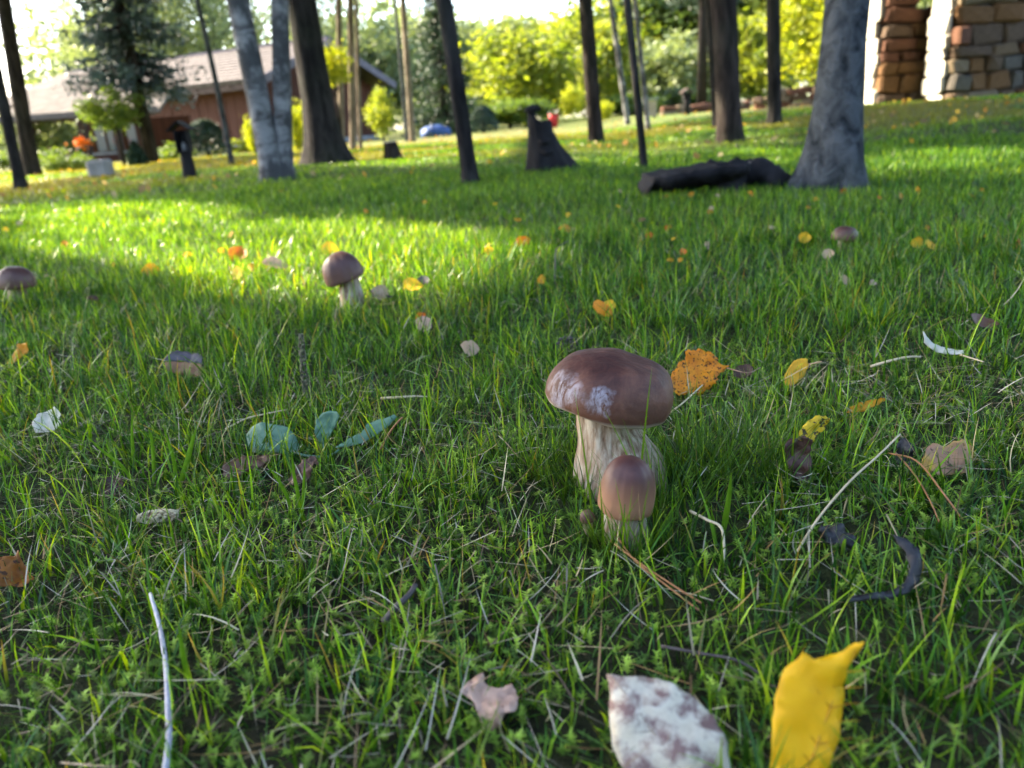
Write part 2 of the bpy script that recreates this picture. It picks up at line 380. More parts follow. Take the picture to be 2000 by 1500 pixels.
def canopy():
    g = np.random.default_rng(3); n = 40000
    x = g.uniform(-5, 8, n); y = g.uniform(-2, 14, n)
    # clumped canopy: low frequency cluster noise on the target, then the gaps
    keep = g.uniform(size=n) > sunlit(x, y)
    near = y < 6; keep &= near | (g.uniform(size=n) < .75)
    keep &= ~((x > 4.3) & (y > 8.0)); x, y = x[keep], y[keep]
    z = g.uniform(4.8, 9.2, len(x)); t = z / S.z
    pos = np.stack([x + S.x * t, y + S.y * t, z], 1)
    # unseen leaf roof added to block sky light over the lawn, open where the sun comes through
    m = 80000; q = np.stack([g.uniform(-7, 8, m), g.uniform(2.6, 15, m), g.uniform(3.6, 9, m)], 1); tt = q[:, 2] / S.z
    pos = np.concatenate([pos, q[g.uniform(size=m) > sunlit(q[:, 0] - S.x * tt, q[:, 1] - S.y * tt) * 1.1]])
    # stay above the view
    ang = pos[:, 2] / np.hypot(pos[:, 0], pos[:, 1]); pos = pos[(ang > .26) | (pos[:, 1] < .1)]
    cen = np.array([c[1][:2] for c in CROWN_REQ])
    near = np.argmin(((pos[:, None, :2] - cen[None]) ** 2).sum(-1), 1)
    for i, (root, c, h) in enumerate(CROWN_REQ):
        p = pos[near == i]
        q = g.normal(size=(1500, 3)) * (1.6, 1.6, 1.2) + np.array(c)            # a small crown of its own round the trunk top
        q = q[(q[:, 2] > 3.0) & ((q[:, 2] / np.hypot(q[:, 0], q[:, 1]) > .26) | (q[:, 1] < .1))]; tt = q[:, 2] / S.z; k = sunlit(q[:, 0] - S.x * tt, q[:, 1] - S.y * tt) < .5; p = np.concatenate([p, q[k]])
        tw = (p[:, 0] - 6.0) / S.x; wy, wz = p[:, 1] - S.y * tw, p[:, 2] - S.z * tw          # sun lines that reach the ruin stay open
        p = p[~((tw > 0) & (wy > 10.7) & (wy < 12.9) & (wz > -.3) & (wz < 3.2))]
        V, F = leaf_quads(p - np.array(root.location), .28, .7, i)
        link("crown", fast_mesh("crown", V, [F]), M_LF_DARK, root)
canopy()

# ------------------------------------------------------------------ foliage in view: deciduous trees and shrubs
def crown_points(seed, n, rx, rz, cl=46, sig=.19, shell=.35):
    g = np.random.default_rng(seed)
    d = g.normal(size=(cl, 3)); d /= np.linalg.norm(d, axis=1)[:, None]
    c = d * (g.uniform(shell ** 3, 1, cl) ** (1 / 3))[:, None]
    w = g.uniform(.4, 1.3, cl); idx = g.choice(cl, n, p=w / w.sum())
    p = c[idx] + g.normal(size=(n, 3)) * sig * g.uniform(.6, 1.3, cl)[idx][:, None]
    return p * (rx, rx, rz)
CROWN_ME = {}
def crown_mesh(key, mat, seed, n, rx, rz, size, **kw):
    k = (key,)
    if k not in CROWN_ME:
        V, F = leaf_quads(crown_points(seed, n, rx, rz, **kw), size, .6, seed, .3)
        me = fast_mesh('crown', V, [F]); me.materials.append(mat); CROWN_ME[k] = me
    return CROWN_ME[k]
LIMB_ME = {}
def bush_tree(name, label, px, D, wpx, y_top, y_bot, mat, key, seed, cat='tree', group=None, n=5000, size=.13, trunk=True):
    """a leafy tree or shrub standing at depth D; width and heights read in photo pixels at that depth"""
    d = ray(px, 300); Y = D; x = d.x / d.y * Y; gz = tz(x, Y)
    zt = aty(px, y_top, Y).z; zb = max(aty(px, y_bot, Y).z, gz + .05); w = wpx / FPX * D * .5; hz = max((zt - zb) / 2, .2)
    root = empty(name, (x, Y, gz), random.uniform(0, 6)); tag(root, label, cat, group)
    me = crown_mesh(key, mat, seed, n, 1, 1, size)
    c = link('crown', me, None, root); c.location = (0, 0, (zt + zb) / 2 - gz); c.scale = (w, w, hz); c.rotation_euler[2] = random.uniform(0, 6)
    if trunk:
        bm = bmesh.new(); r = max(.03, w * .05); ch = (zt + zb) / 2 - gz
        tube_bm(bm, [(0, 0, -.05), (.02, 0, ch * .6), (0, .03, ch + hz * .5)], [r, r * .8, r * .3], 8); bm_obj('trunk', bm, M_BARK_BROWN, root, True)
        bm = bmesh.new()
        for k in range(6):
            f = k * 1.1 + seed; z = ch * .6 + hz * .1 * k
            tube_bm(bm, [(0, 0, z), (math.cos(f) * w * .6, math.sin(f) * w * .6, z + hz * .4)], [r * .5, r * .12], 5)
        bm_obj('limbs', bm, M_BARK_BROWN, root, True)
    return root
KIND = {'y': M_LF_YELLOW, 'b': M_LF_BRIGHT, 'g': M_LF_GREEN, 'd': M_LF_DARK, 'p': M_LF_PALE}
B_GRP = 'leafy trees behind the lawn'
for i, (px, D, w, yt, yb, kd, lb) in enumerate((
        (1030, 34, 190, 70, 225, 'y', 'rounded yellow green tree behind the flared stump'),
        (950, 38, 120, 110, 240, 'y', 'yellow green tree filling the gap beside the dark spruce'),
        (1085, 44, 130, 60, 210, 'y', 'tall yellow green tree left of the straight dark brown trunk'),
        (1190, 36, 120, 60, 225, 'y', 'yellow green tree seen between straight brown trunk and slim birch'),
        (1310, 40, 170, 75, 200, 'p', 'pale green tree behind the roofed bird feeder post'),
        (1460, 38, 130, 40, 200, 'y', 'yellow green tree between the thick brown and the black trunk'),
        (1580, 30, 160, -30, 150, 'b', 'glowing yellow tree beside the smooth grey trunk'),
        (1340, 48, 240, -120, 70, 'd', 'dark tree crown hanging above the bird feeder post'),
        (1480, 52, 260, -160, 30, 'd', 'dark tree crown above the black trunk and glowing yellow tree'),
        (1010, 58, 260, 45, 200, 'p', 'tall pale tree standing back behind the rounded yellow green tree'),
        (1160, 56, 240, 20, 210, 'y', 'broad yellow green tree filling in behind the straight dark brown trunk'),
        (1270, 52, 220, -10, 200, 'y', 'tall yellow green tree behind the small wooden hive'),
        (1400, 56, 260, -20, 205, 'p', 'tall pale green tree behind the thick grey brown trunk'),
        (1540, 44, 220, -60, 170, 'y', 'tall yellow green tree behind the glowing yellow tree'),
        (690, 52, 160, 40, 200, 'p', 'pale tree showing above the house roof beside the oak trunk'),
        (920, 60, 220, 55, 210, 'p', 'pale tree standing back between dark spruce and stump'),
        (760, 44, 150, 50, 220, 'p', 'pale green tree right behind the house gable'),
        (860, 50, 170, 30, 200, 'p', 'pale green tree behind the dark spruce'),
        (880, 30, 130, 190, 262, 'd', 'low dark green thicket beneath the dark spruce'),
        (1000, 30, 150, 195, 240, 'g', 'low green bush behind the flared stump'),
        (1230, 34, 130, 185, 228, 'g', 'low green bush behind the thin black trunk'),
        (1330, 36, 150, 175, 215, 'd', 'low dark bush behind the roofed bird feeder post'))):
    bush_tree('broadleaf_tree' if yb - yt > 90 else 'leafy_bush', lb, px, D, w, yt, yb, KIND[kd], kd + str(i % 2), 100 + i, 'tree' if yb - yt > 90 else 'bush', B_GRP, 6000)
for i, (px, D, w, yt, yb, kd, lb, nm) in enumerate((
        (1122, 24, 44, 165, 222, 'b', 'small glowing yellow bush left of the straight dark brown trunk', 'leafy_bush'),
        (1178, 25, 40, 198, 232, 'b', 'low glowing yellow bush right of the straight dark brown trunk', 'leafy_bush'),
        (672, 13, 60, 85, 160, 'b', 'bright yellow sapling crown between oak trunk and house gable', 'sapling_tree'),
        (752, 22, 50, 175, 260, 'y', 'yellow green bush at the corner of the house gable', 'leafy_bush'),
        (585, 15, 40, 200, 300, 'b', 'bright yellow green sprigs between the birch and the oak trunk', 'leafy_bush'),
        (500, 15, 28, 228, 292, 'b', 'small bright yellow green sprig left of the twin birch', 'leafy_bush'),
        (238, 12.8, 100, 172, 250, 'g', 'dull green leafy boughs under the blue spruce', 'leafy_bush'),
        (80, 18, 150, 215, 320, 'p', 'grey green shrub behind the leaning trunks', 'leafy_bush'),
        (30, 15, 110, 290, 350, 'g', 'green bush behind the foot of the leaning trunks', 'leafy_bush'),
        (120, 12.5, 90, 310, 352, 'g', 'low green flower bed bush before the porch', 'leafy_bush'),
        (330, 15, 80, 298, 335, 'g', 'low leafy plant bed behind the wooden lantern post', 'leafy_bush'),
        (480, 18, 120, 290, 318, 'y', 'sunlit low plants along the foot of the house wall', 'leafy_bush'))):
    bush_tree(nm, lb, px, D, w, yt, yb, KIND[kd], kd + 's', 140 + i, 'bush' if nm == 'leafy_bush' else 'tree', None, 2500, .16, nm != 'leafy_bush' or yb - yt > 60)
# tall thin birches behind the house, with sky between the leaves
for i, (px, D, w, yt, yb) in enumerate(((300, 40, 230, -150, 150), (385, 44, 220, -170, 150), (460, 42, 210, -150, 140), (235, 46, 200, -170, 150), (640, 46, 130, -160, 100), (540, 50, 170, -170, 130))):
    bush_tree('birch_tree', 'tall airy birch with thin pale foliage ' + ('right of the blue spruce', 'behind the slender sapling', 'left of the twin birch', 'behind the blue spruce', 'right of the thick oak trunk', 'behind the twin birch')[i], px, D, w, yt, yb, M_LF_PALE, 'airy%d' % (i % 2), 180 + i, 'tree', 'airy birches behind the house', 8000, .055)

# far wood as one mass behind everything
def far_wood():
    g = np.random.default_rng(5); ps = []
    for k in range(110):
        a = R(g.uniform(-44, 44)); d = g.uniform(85, 120); px_ = 1000 + 1480 * math.tan(a); h = g.uniform(10, 17)
        if px_ < 210: h *= .35
        elif 690 < px_ < 770 or 900 < px_ < 1120: h *= .62
        q = crown_points(500 + k, 520, 3.4, h * .5, 22, .2); q[:, 2] += h * .5
        q += (d * math.sin(a), d * math.cos(a), 0); ps.append(q)
    V, F = leaf_quads(np.concatenate(ps), .8, .7, 9)
    tag(link('far_wood', fast_mesh('far_wood', V, [F]), M_LF_PALE), 'distant mixed wood closing the view behind the lawn', 'wood', kind='stuff')
far_wood()

# ------------------------------------------------------------------ spruces and clipped conifers
def conifer(name, label, base, D, h, w, mat, seed, z0=.12, n_wh=18, per=9, droop=.35, gappy=.0, cat='tree'):
    d = ray(*base); x = d.x / d.y * D; root = empty(name, (x, D, tz(x, D))); tag(root, label, cat)
    g = random.Random(seed); bm = bmesh.new(); r = max(.04, h * .016)
    tube_bm(bm, [(0, 0, -.05), (0, 0, h * .5), (0, 0, h)], [r * 1.3, r * .8, r * .1], 10); bm_obj('trunk', bm, M_BARK_BROWN, root, True)
    pos = []; brs = bmesh.new()
    for i in range(n_wh):
        t = z0 + (1 - z0) * (i + g.uniform(-.3, .3)) / n_wh; z = h * t; L = w * .5 * (1 - t) ** .8 + .06
        for k in range(per):
            if g.random() < gappy: continue
            f = g.uniform(0, 6.28); l = L * g.uniform(.65, 1.15); dr = droop * g.uniform(.5, 1.3)
            tip = Vector((math.cos(f) * l, math.sin(f) * l, z - dr * l + .15 * l))
            tube_bm(brs, [(0, 0, z), Vector((math.cos(f) * l * .6, math.sin(f) * l * .6, z - dr * l * .55)), tip], [r * .25, r * .15, r * .05], 4)
            m = int(24 + 70 * l)
            for j in range(m):
                u = g.uniform(.15, 1.05); s = (1 - u * .6) * l * .28
                pos.append((math.cos(f) * l * u + g.gauss(0, s * .5), math.sin(f) * l * u + g.gauss(0, s * .5), z - dr * l * u + .15 * l * u * u - abs(g.gauss(0, .06)) * (1 + l)))
    tag(bm_obj('branches', brs, M_BARK_BROWN, root, True), kind='stuff')
    V, F = leaf_quads(np.array(pos), .05 + .018 * w, .4, seed, .6)
    link('crown', fast_mesh('crown', V, [F]), mat, root)
    return root
conifer('spruce_tree', 'blue spruce with ragged drooping branches before the porch roof', (300, 325), 13.5, 6.0, 2.3, M_BLUESPR, 1, .22, 34, 9, .32, .08)
conifer('spruce_tree', 'dark green spruce behind the thin black flecked trunk', (872, 262), 25, 5.2, 2.6, M_SPRUCE, 2, .1, 22, 9, .4)
conifer('spruce_tree', 'dark drooping spruce high beside the thick grey brown trunk', (1370, 240), 33, 11, 5.0, M_SPRUCE, 3, .42, 18, 9, .4)
src = conifer('spruce_tree', 'unseen dense spruce added behind the camera to block sky light', (1000, 700), 1.0, 8.5, 5.2, M_SPRUCE, 4, .03, 26, 10, .3)  # first of the out-of-view spruces, added to cut sky fill from behind
src['group'] = 'unseen spruces added behind the camera'
for i, (x, y) in enumerate(((-7.5, -6.6), (-3.4, -8.0), (.4, -8.4), (4.2, -8.0), (7.8, -6.2), (10.0, -1.2))):
    if i == 0: o = src
    else:
        o = src.copy(); COL.objects.link(o)
        for ch in list(src.children): c_ = ch.copy(); COL.objects.link(c_); c_.parent = o
    o.location = (x, y, tz(x, y)); o.rotation_euler[2] = i * 1.3
def clipped(label, px, D, w_px, y_top, y_bot, power, seed):
    d = ray(px, y_bot); x = d.x / d.y * D; gz = tz(x, D); h = aty(px, y_top, D).z - gz; w = w_px / FPX * D / 2
    root = empty('conifer_shrub', (x, D, gz)); tag(root, label, 'shrub', 'clipped conifers by the house')
    g = np.random.default_rng(seed); n = 2600; t = g.uniform(0, 1, n) ** .8; f = g.uniform(0, 6.28, n)
    r = w * np.clip((1 - t) ** power * (.72 + .5 * np.sqrt(t)), .03, 1) * (1 + .12 * np.sin(3 * f + 9 * t)) * g.uniform(.8, 1.05, n)
    V, F = leaf_quads(np.stack([np.cos(f) * r, np.sin(f) * r, t * h * .95 + .02], 1), .07, .45, seed, -.8)
    link('crown', fast_mesh('crown', V, [F]), M_SHRUB, root)
    bm = bmesh.new(); tube_bm(bm, [(0, 0, -.03), (0, 0, h * .8)], [.04, .015], 8); bm_obj('trunk', bm, M_BARK_BROWN, root, True)
clipped('small pointed dark conifer cone shaped beside the porch post', 274, 12.5, 42, 278, 338, .9, 1)
clipped('broad rounded dark conifer against the red brown house wall', 410, 15.5, 74, 232, 318, .38, 2)
clipped('low dark clipped conifer at the right of the black flecked trunk', 945, 24, 60, 205, 262, .45, 3)

# ------------------------------------------------------------------ red brown house
def house():
    c = Vector((-7.1, 24.3, 0)); ang = math.atan2(.42, -.91)             # long wall runs left and away
    u = Vector((math.cos(ang), math.sin(ang), 0)); v = Vector((-u.y, u.x, 0))
    if v.y < 0: v = -v
    c.z = tz(c.x, c.y) - .05
    root = empty('wooden_house', c); tag(root, 'red brown plank house with grey shingle roof behind the birches', 'house')
    rot = Matrix((u, v, Vector((0, 0, 1)))).transposed()
    L, W, H, RH = 11.0, 6.4, 2.02, 1.1
    def lp(a, b_, z): return u * a + v * b_ + Vector((0, 0, z))
    box('wall_core', lp(L / 2, W / 2, H / 2), (L - .1, W - .1, H), M_TRIM, root, rot)
    pl = None
    n = 30; pw = L / n
    for k in range(n):                                                     # planks of the long wall
        me_h = H
        if pl is None: pl = box('plank', lp(pw * (k + .5), 0, me_h / 2), (pw - .025, .06, me_h), M_PLANK, root, rot)
        else:
            o = pl.copy(); COL.objects.link(o); o.location = lp(pw * k, 0.008 * (k % 3), 0)
    n = 16; pw = W / n                                                     # planks of the gable, rising with the roof
    for k in range(n):
        b_ = pw * (k + .5); hh = H + RH * (1 - abs(b_ - W / 2) / (W / 2)) - .12
        box('plank', lp(-.0, b_, hh / 2), (.06, pw - .02, hh), M_PLANK, root, rot)
    ov, og = .55, .7
    for s in (0, 1):                                                       # two roof slopes
        sl = math.hypot(W / 2, RH); th = math.atan2(RH, W / 2)
        ln = sl + ov; yc = (W / 2) - math.cos(th) * ln / 2 * (1 if s == 0 else -1); zc = H + RH - math.sin(th) * ln / 2 + .1
        rr = rot @ Matrix.Rotation(th if s == 0 else -th, 3, 'X')
        rf = box('roof_slope', lp(L / 2, yc, zc), (L + og * 2, ln, .1), M_ROOF, root, rr)
        for e in (-og - .03, L + og + .03):
            bd = box('barge_board', lp(e, yc, zc - .06), (.05, ln, .24), M_ROOF_EDGE, root, rr)
        # shingle courses
        nc = 11
        for k in range(nc):
            f = (k + .5) / nc - .5
            yy = yc + math.cos(th) * ln * f * (1 if s == 0 else -1); zz = zc - math.sin(th) * ln * -f * (1 if s == 0 else 1) * (1 if s == 0 else 1)
            if s == 1: zz = zc - math.sin(th) * ln * f; yy = yc + math.cos(th) * ln * f
            else: zz = zc + math.sin(th) * ln * f; yy = yc + math.cos(th) * ln * f
            box('shingle_course', lp(L / 2, yy, zz + .06), (L + og * 2 - .02, ln / nc * 1.02, .025), M_ROOF, rf, rr @ Matrix.Rotation(-.06 if s == 0 else .06, 3, 'X'))
    box('ridge_cap', lp(L / 2, W / 2, H + RH + .17), (L + og * 2, .3, .08), M_ROOF_EDGE, root, rot)
    box('eave_board', lp(L / 2, -.48, H - .22), (L + og * 2 - .1, .04, .16), M_TRIM, root, rot)
    for k in range(9): box('rafter_tail', lp(.4 + k * 1.27, -.27, H - .16), (.09, .5, .12), M_TRIM, root, rot)
    for a in (0.0, L): box('corner_board', lp(a, -.05, H / 2 + .02), (.16, .06, H - .1), M_TRIM, root, rot)
    box('plinth', lp(L / 2, W / 2, .06), (L + .12, W + .12, .3), M_CAULK, root, rot)
house()
def porch():
    Y = 17.5
    def q(px, py): return aty(px, py, Y)
    a = q(60, 330); b = q(330, 330); gz = tz((a.x + b.x) / 2, Y); cx = (a.x + b.x) / 2; w = b.x - a.x
    root = empty('open_porch', (cx, Y, gz)); tag(root, 'low open timber porch with glazed panels beside the house', 'porch')
    zt = q(190, 232).z - gz
    for px in (70, 172, 236, 290):
        x = q(px, 290).x - cx; box('post', (x, 0, zt / 2), (.14, .14, zt), M_TRIM, root, None, .01)
    box('beam', (0, -.03, zt + .08), (w * .95, .2, .16), M_TRIM, root)
    th = R(24); box('roof_slope', (0, .42, zt + .40), (w * 1.12, 1.7, .08), M_ROOF, root, Matrix.Rotation(th, 3, 'X'))
    box('fascia', (0, -.38, zt + .1), (w * 1.12, .05, .12), M_ROOF_EDGE, root)
    box('back_wall', (0, 1.8, zt / 2), (w, .1, zt), M_PLANK, root)
    for px in (200, 222, 262):
        x = q(px, 290).x - cx
        pf = box('panel_frame', (x + .12, .03, zt * .55), (.03, .05, zt * .62), M_PLANK, root); box('glass_panel', (x, .04, zt * .55), (.2, .02, zt * .6), M_GLASS, pf)
    box('sill', (.3, 0.0, zt * .2), (w * .5, .1, .06), M_CAULK, root); box('low_wall', (.3, .02, zt * .1), (w * .5, .08, zt * .18), M_PLANK, root)
    x = q(200, 335).x; 
    bm = bmesh.new(); box_bm(bm, Vector((0, 0, .09)), (.24, .2, .2), None, .03)
    s = tag(bm_obj('stone_block', bm, M_CAULK), 'squared grey stone block at the foot of the porch', 'stone'); s.location = (x, Y - 4.2, 0); p = P(200, 345); s.location = (p.x, p.y, p.z)
    p = P(160, 345); bm = bmesh.new()
    fl = empty('flower_basket', aty(160, 292, 16.6)); tag(fl, 'orange flowers in a small basket hanging at the porch', 'flowers')
    bmesh.ops.create_uvsphere(bm, u_segments=10, v_segments=6, radius=.10); bmesh.ops.scale(bm, vec=(1, 1, .7), verts=bm.verts); o = bm_obj('basket', bm, M_WOOD_DARK, fl, True)
    q_ = np.random.default_rng(1).normal(size=(160, 3)) * (.08, .08, .06) + (0, 0, .14); V, F = leaf_quads(q_, .06, .9, 2); link('blossom', fast_mesh('blossom', V, [F]), M_ORANGE, fl)
    tube('hanger', [(0, 0, 0), (0, .05, .62)], .008, M_WOOD_DARK, fl, 5)
porch()

# ------------------------------------------------------------------ stone ruin on the right
def stone_meshes():
    out = []
    for s in range(10):
        bm = bmesh.new(); bmesh.ops.create_cube(bm, size=1.0); g = random.Random(s)
        for v_ in bm.verts: v_.co += Vector([g.uniform(-.09, .09) for k in range(3)])
        bmesh.ops.bevel(bm, geom=list(bm.edges), offset=.11, segments=1, affect='EDGES')
        for v_ in bm.verts: v_.co += Vector([mnoise.noise(v_.co * 3.1 + Vector((s * 5, k * 9, 2))) * .07 for k in range(3)])
        me = bpy.data.meshes.new('stone'); bm.to_mesh(me); bm.free(); out.append(me)
    return out
ST_ME = stone_meshes(); ST_VAR = {}
def stone(parent, c, size, rot, g, mi=None):
    k = (g.randrange(len(ST_ME)), g.randrange(len(STONE) - 1) if mi is None else mi)
    if k not in ST_VAR: me = ST_ME[k[0]].copy(); me.materials.append(STONE[k[1]]); ST_VAR[k] = me
    o = bpy.data.objects.new('stone', ST_VAR[k]); COL.objects.link(o); o.parent = parent; o.location = c; o.scale = size
    o.rotation_euler = (rot @ Matrix.Rotation(g.uniform(-.09, .09), 3, 'Y')).to_euler(); return o
def masonry(root, a, b, h, g, depth=.34, prof=None, mi_w=None):
    """courses of stones from a to b (root space), h high; prof(t) caps the height"""
    d = (b - a); L = d.length; d.normalize(); nrm = Vector((d.y, -d.x, 0)); rot = Matrix((d, -nrm, Vector((0, 0, 1)))).transposed()
    z = -.08
    while z < h:
        rh = g.uniform(.13, .30); x = 0.0
        while x < L - .05:
            w = min(g.uniform(.18, .55), L - x + .06)
            t = (x + w / 2) / L
            if w > .1 and (prof is None or z + rh * .5 < prof(t)):
                sub = [(z, rh)] if (rh < .27 or g.random() < .7) else [(z, rh * .5), (z + rh * .5, rh * .5)]
                for zz, hh in sub:
                    stone(root, a + d * (x + w / 2) + nrm * g.uniform(-.02, .04) + Vector((0, 0, zz + hh / 2)), (w - .012, depth, (hh - .008) * g.uniform(.9, 1.08)), rot, g, g.choice(mi_w) if mi_w else None)
            x += w
        z += rh
def ruin():
    g = random.Random(4)
    YA = 11.2; c0 = aty(1848, 195, YA); gz = tz(c0.x, YA)
    root = empty('stone_pillar', (c0.x, YA, gz)); tag(root, 'tall fieldstone wall end of the ruin, its side face glaring in the sun', 'stone wall')
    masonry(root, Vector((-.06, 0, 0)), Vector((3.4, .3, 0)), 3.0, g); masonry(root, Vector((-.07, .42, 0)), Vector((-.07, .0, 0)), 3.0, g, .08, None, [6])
    box('mortar_core', (1.85, .42, 1.4), (3.3, .66, 3.0), M_MORTAR, root, Matrix.Rotation(math.atan2(.3, 3.34), 3, 'Z')); box('mortar_core', (.12, .2, 1.4), (.3, .36, 2.96), M_MORTAR, root)
    YB = 12.0; c1 = aty(1716, 200, YB); gz = tz(c1.x, YB)
    root = empty('stone_pillar', (c1.x, YB, gz)); tag(root, 'broken fieldstone wall end with ragged top, standing behind the taller one', 'stone wall')
    w = aty(1812, 200, YB).x - c1.x + .15
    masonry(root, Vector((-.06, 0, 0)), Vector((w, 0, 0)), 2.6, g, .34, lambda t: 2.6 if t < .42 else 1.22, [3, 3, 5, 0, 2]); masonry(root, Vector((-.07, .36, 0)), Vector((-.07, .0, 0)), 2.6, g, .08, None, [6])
    box('mortar_core', (w * .25, .25, 1.2), (w * .42, .6, 2.5), M_MORTAR, root); box('mortar_core', (w * .72, .25, .5), (w * .54, .58, 1.2), M_MORTAR, root)
    # low rubble wall further left
    g2 = random.Random(9); p0 = aty(1470, 215, 19.0); gz = tz(p0.x, 19)
    root = empty('rubble_wall', (p0.x, 19.0, gz)); tag(root, 'low sunlit rubble stone wall beyond the black trunk', 'stone wall')
    masonry(root, Vector((0, 0, 0)), Vector((3.2, -1.2, 0)), .5, g2, .4, lambda t: .25 + .9 * t * t + .1 * math.sin(9 * t), [3, 4, 0, 5])
    p0 = aty(1290, 235, 24.0); root = empty('rubble_wall', (p0.x, 24.0, tz(p0.x, 24))); tag(root, 'very low line of pale stones under the roofed bird feeder post', 'stone wall')
    masonry(root, Vector((0, 0, 0)), Vector((2.6, 0, 0)), .2, g2, .4, None, [4, 3])
ruin()

# ------------------------------------------------------------------ garden pieces
def flared_stump():
    b = P(1062, 336); D = depth_of(b); s = D / FPX
    root = empty('tree_stump', b); tag(root, 'tall dark flared tree stump with a carved knob on top', 'stump')
    V = []; n, sides = 26, 32; h = 98 * s
    for i in range(n + 1):
        t = i / n; z = h * t - .02
        for k in range(sides):
            f = 2 * math.pi * k / sides; cx, sy = math.cos(f), math.sin(f)
            right = 23 + 54 * (1 - t) ** 1.7 + (-3 if t > .8 else 0); left = 26 + 16 * (1 - t) ** 2.2
            rx = (right if cx > 0 else left) * s; ry = (24 + 16 * (1 - t) ** 2) * s
            m = 1 + .10 * math.cos(7 * f) * (1 - t) + .10 * mnoise.noise(Vector((cx * 2, sy * 2, z * 9))) + .05 * mnoise.noise(Vector((cx * 7, sy * 7, z * 12)))
            zz = z + (0.03 * mnoise.noise(Vector((cx * 2.5, sy * 2.5, 5))) + (.018 if cx < -.2 else 0)) * t ** 4
            V.append((cx * rx * m, sy * ry * m, zz))
    V.append((0, 0, h * .96)); i = np.arange((n + 1) * sides).reshape(n + 1, sides); j = np.roll(i, -1, 1)
    F = np.stack([i[:-1], j[:-1], j[1:], i[1:]], -1).reshape(-1, 4); T = np.stack([i[-1], j[-1], np.full(sides, len(V) - 1)], -1)
    tk = link('trunk', fast_mesh('trunk', np.array(V), [F, T], smooth=True), M_WOOD_DARK, root)
    bm = bmesh.new(); tube_bm(bm, [(-16 * s, -.0, h * .9), (-18 * s, 0, h * 1.08), (-20 * s, 0, h * 1.14)], [9 * s, 8 * s, 7 * s], 10); bm_obj('carved_neck', bm, M_WOOD_DARK, root, True)
    bm = bmesh.new(); bmesh.ops.create_uvsphere(bm, u_segments=14, v_segments=8, radius=1)
    bmesh.ops.scale(bm, vec=(17 * s, 13 * s, 8 * s), verts=bm.verts); bmesh.ops.translate(bm, vec=(-15 * s, 0, h * 1.19), verts=bm.verts)
    for v_ in bm.verts: v_.co += Vector((0, 0, .012 * mnoise.noise(v_.co * 30)))
    bm_obj('carved_knob', bm, M_WOOD_DARK, root, True)
    for k, (x, z, w) in enumerate(((2, .62, 22), (6, .42, 24))):
        bm = bmesh.new(); tube_bm(bm, [(x * s - w * s * .5, -27 * s, h * z), (x * s, -33 * s, h * z - .015), (x * s + w * s * .5, -27 * s, h * z)], [.008, .014, .008], 8); bm_obj('carved_ridge', bm, M_WOOD_DARK, tk, True)
flared_stump()
def small_stump():
    b = P(769, 311); s = depth_of(b) / FPX; root = empty('tree_stump', b); tag(root, 'small brown stump with pale cut top on the sunlit grass', 'stump')
    link('trunk', trunk_mesh(40 * s, 13 * s, 12.5 * s, (-.1, 0), 77, .5, .08, 5, 18, .06, 0, 12), M_BARK_BROWN, root)
    bm = bmesh.new(); bmesh.ops.create_cone(bm, cap_ends=True, segments=18, radius1=13 * s, radius2=12.4 * s, depth=.015, matrix=Matrix.Translation((-.1 * 40 * s, 0, 40 * s - .036))); bm_obj('cut_top', bm, M_WOOD_CUT, root)
small_stump()
def old_log():
    b = P(1412, 378); D = depth_of(b); s = D / FPX
    root = empty('old_log', b); tag(root, 'rotting dark log slab propped on a block beside the grey trunk', 'log')
    def L(px, py, dy=0.0): return aty(px, py, b.y + dy) - b
    def rough(o, a=.009, f=22):
        for v_ in o.data.vertices: v_.co += Vector([(mnoise.noise(v_.co * f + Vector((k * 7, 0, 0))) + .6 * mnoise.noise(v_.co * f * 3.1 + Vector((k * 5, 3, 0)))) * a for k in range(3)])
        return o
    # slab: a half round log lying slightly tilted
    def halflog(name, pts, rw, rh, mat):
        bm = bmesh.new(); rings = []
        pts = spline(pts, 7)
        for i, p in enumerate(pts):
            t = i / (len(pts) - 1); e = 1 - .35 * (abs(2 * t - 1)) ** 4
            rings.append([bm.verts.new(p + Vector((0, math.cos(a) * rw * e, (math.sin(a) if math.sin(a) < 0 else .12 * math.sin(a)) * rh * e))) for a in [2 * math.pi * k / 16 for k in range(16)]])
        for i in range(len(rings) - 1):
            for k in range(16): bm.faces.new((rings[i][k], rings[i][(k + 1) % 16], rings[i + 1][(k + 1) % 16], rings[i + 1][k]))
        bm.faces.new(rings[0]); bm.faces.new(rings[-1][::-1]); bmesh.ops.recalc_face_normals(bm, faces=bm.faces)
        return rough(bm_obj(name, bm, mat, root, True))
    halflog('slab', [L(1262, 346), L(1320, 336), L(1380, 326), L(1452, 318)], .13, 36 * s, M_WOOD_DARK)
    halflog('slab_end', [L(1254, 366), L(1266, 350), L(1290, 344)], .10, 24 * s, M_WOOD_DARK)
    bm = bmesh.new(); box_bm(bm, Vector((L(1418, 352)).to_tuple()), (56 * s, .14, 66 * s)); bmesh.ops.subdivide_edges(bm, edges=bm.edges, cuts=4, use_grid_fill=True)
    rough(bm_obj('support_block', bm, M_WOOD_DARK, root, True), .02, 16)
    rough(tube('root_arm', spline([L(1450, 340, .03), L(1482, 336, .02), L(1510, 350), L(1535, 376, -.02)], 6), [24 * s, 25 * s] + [25 * s] * 15 + [22 * s, 18 * s], M_WOOD_DARK, root, 12), .014, 20)
    c = tube('cut_face', [L(1460, 318, .02), L(1490, 318, .02)], [9 * s, 7 * s], M_WOOD_CUT, root, 10); rough(c, .008, 40)
old_log()
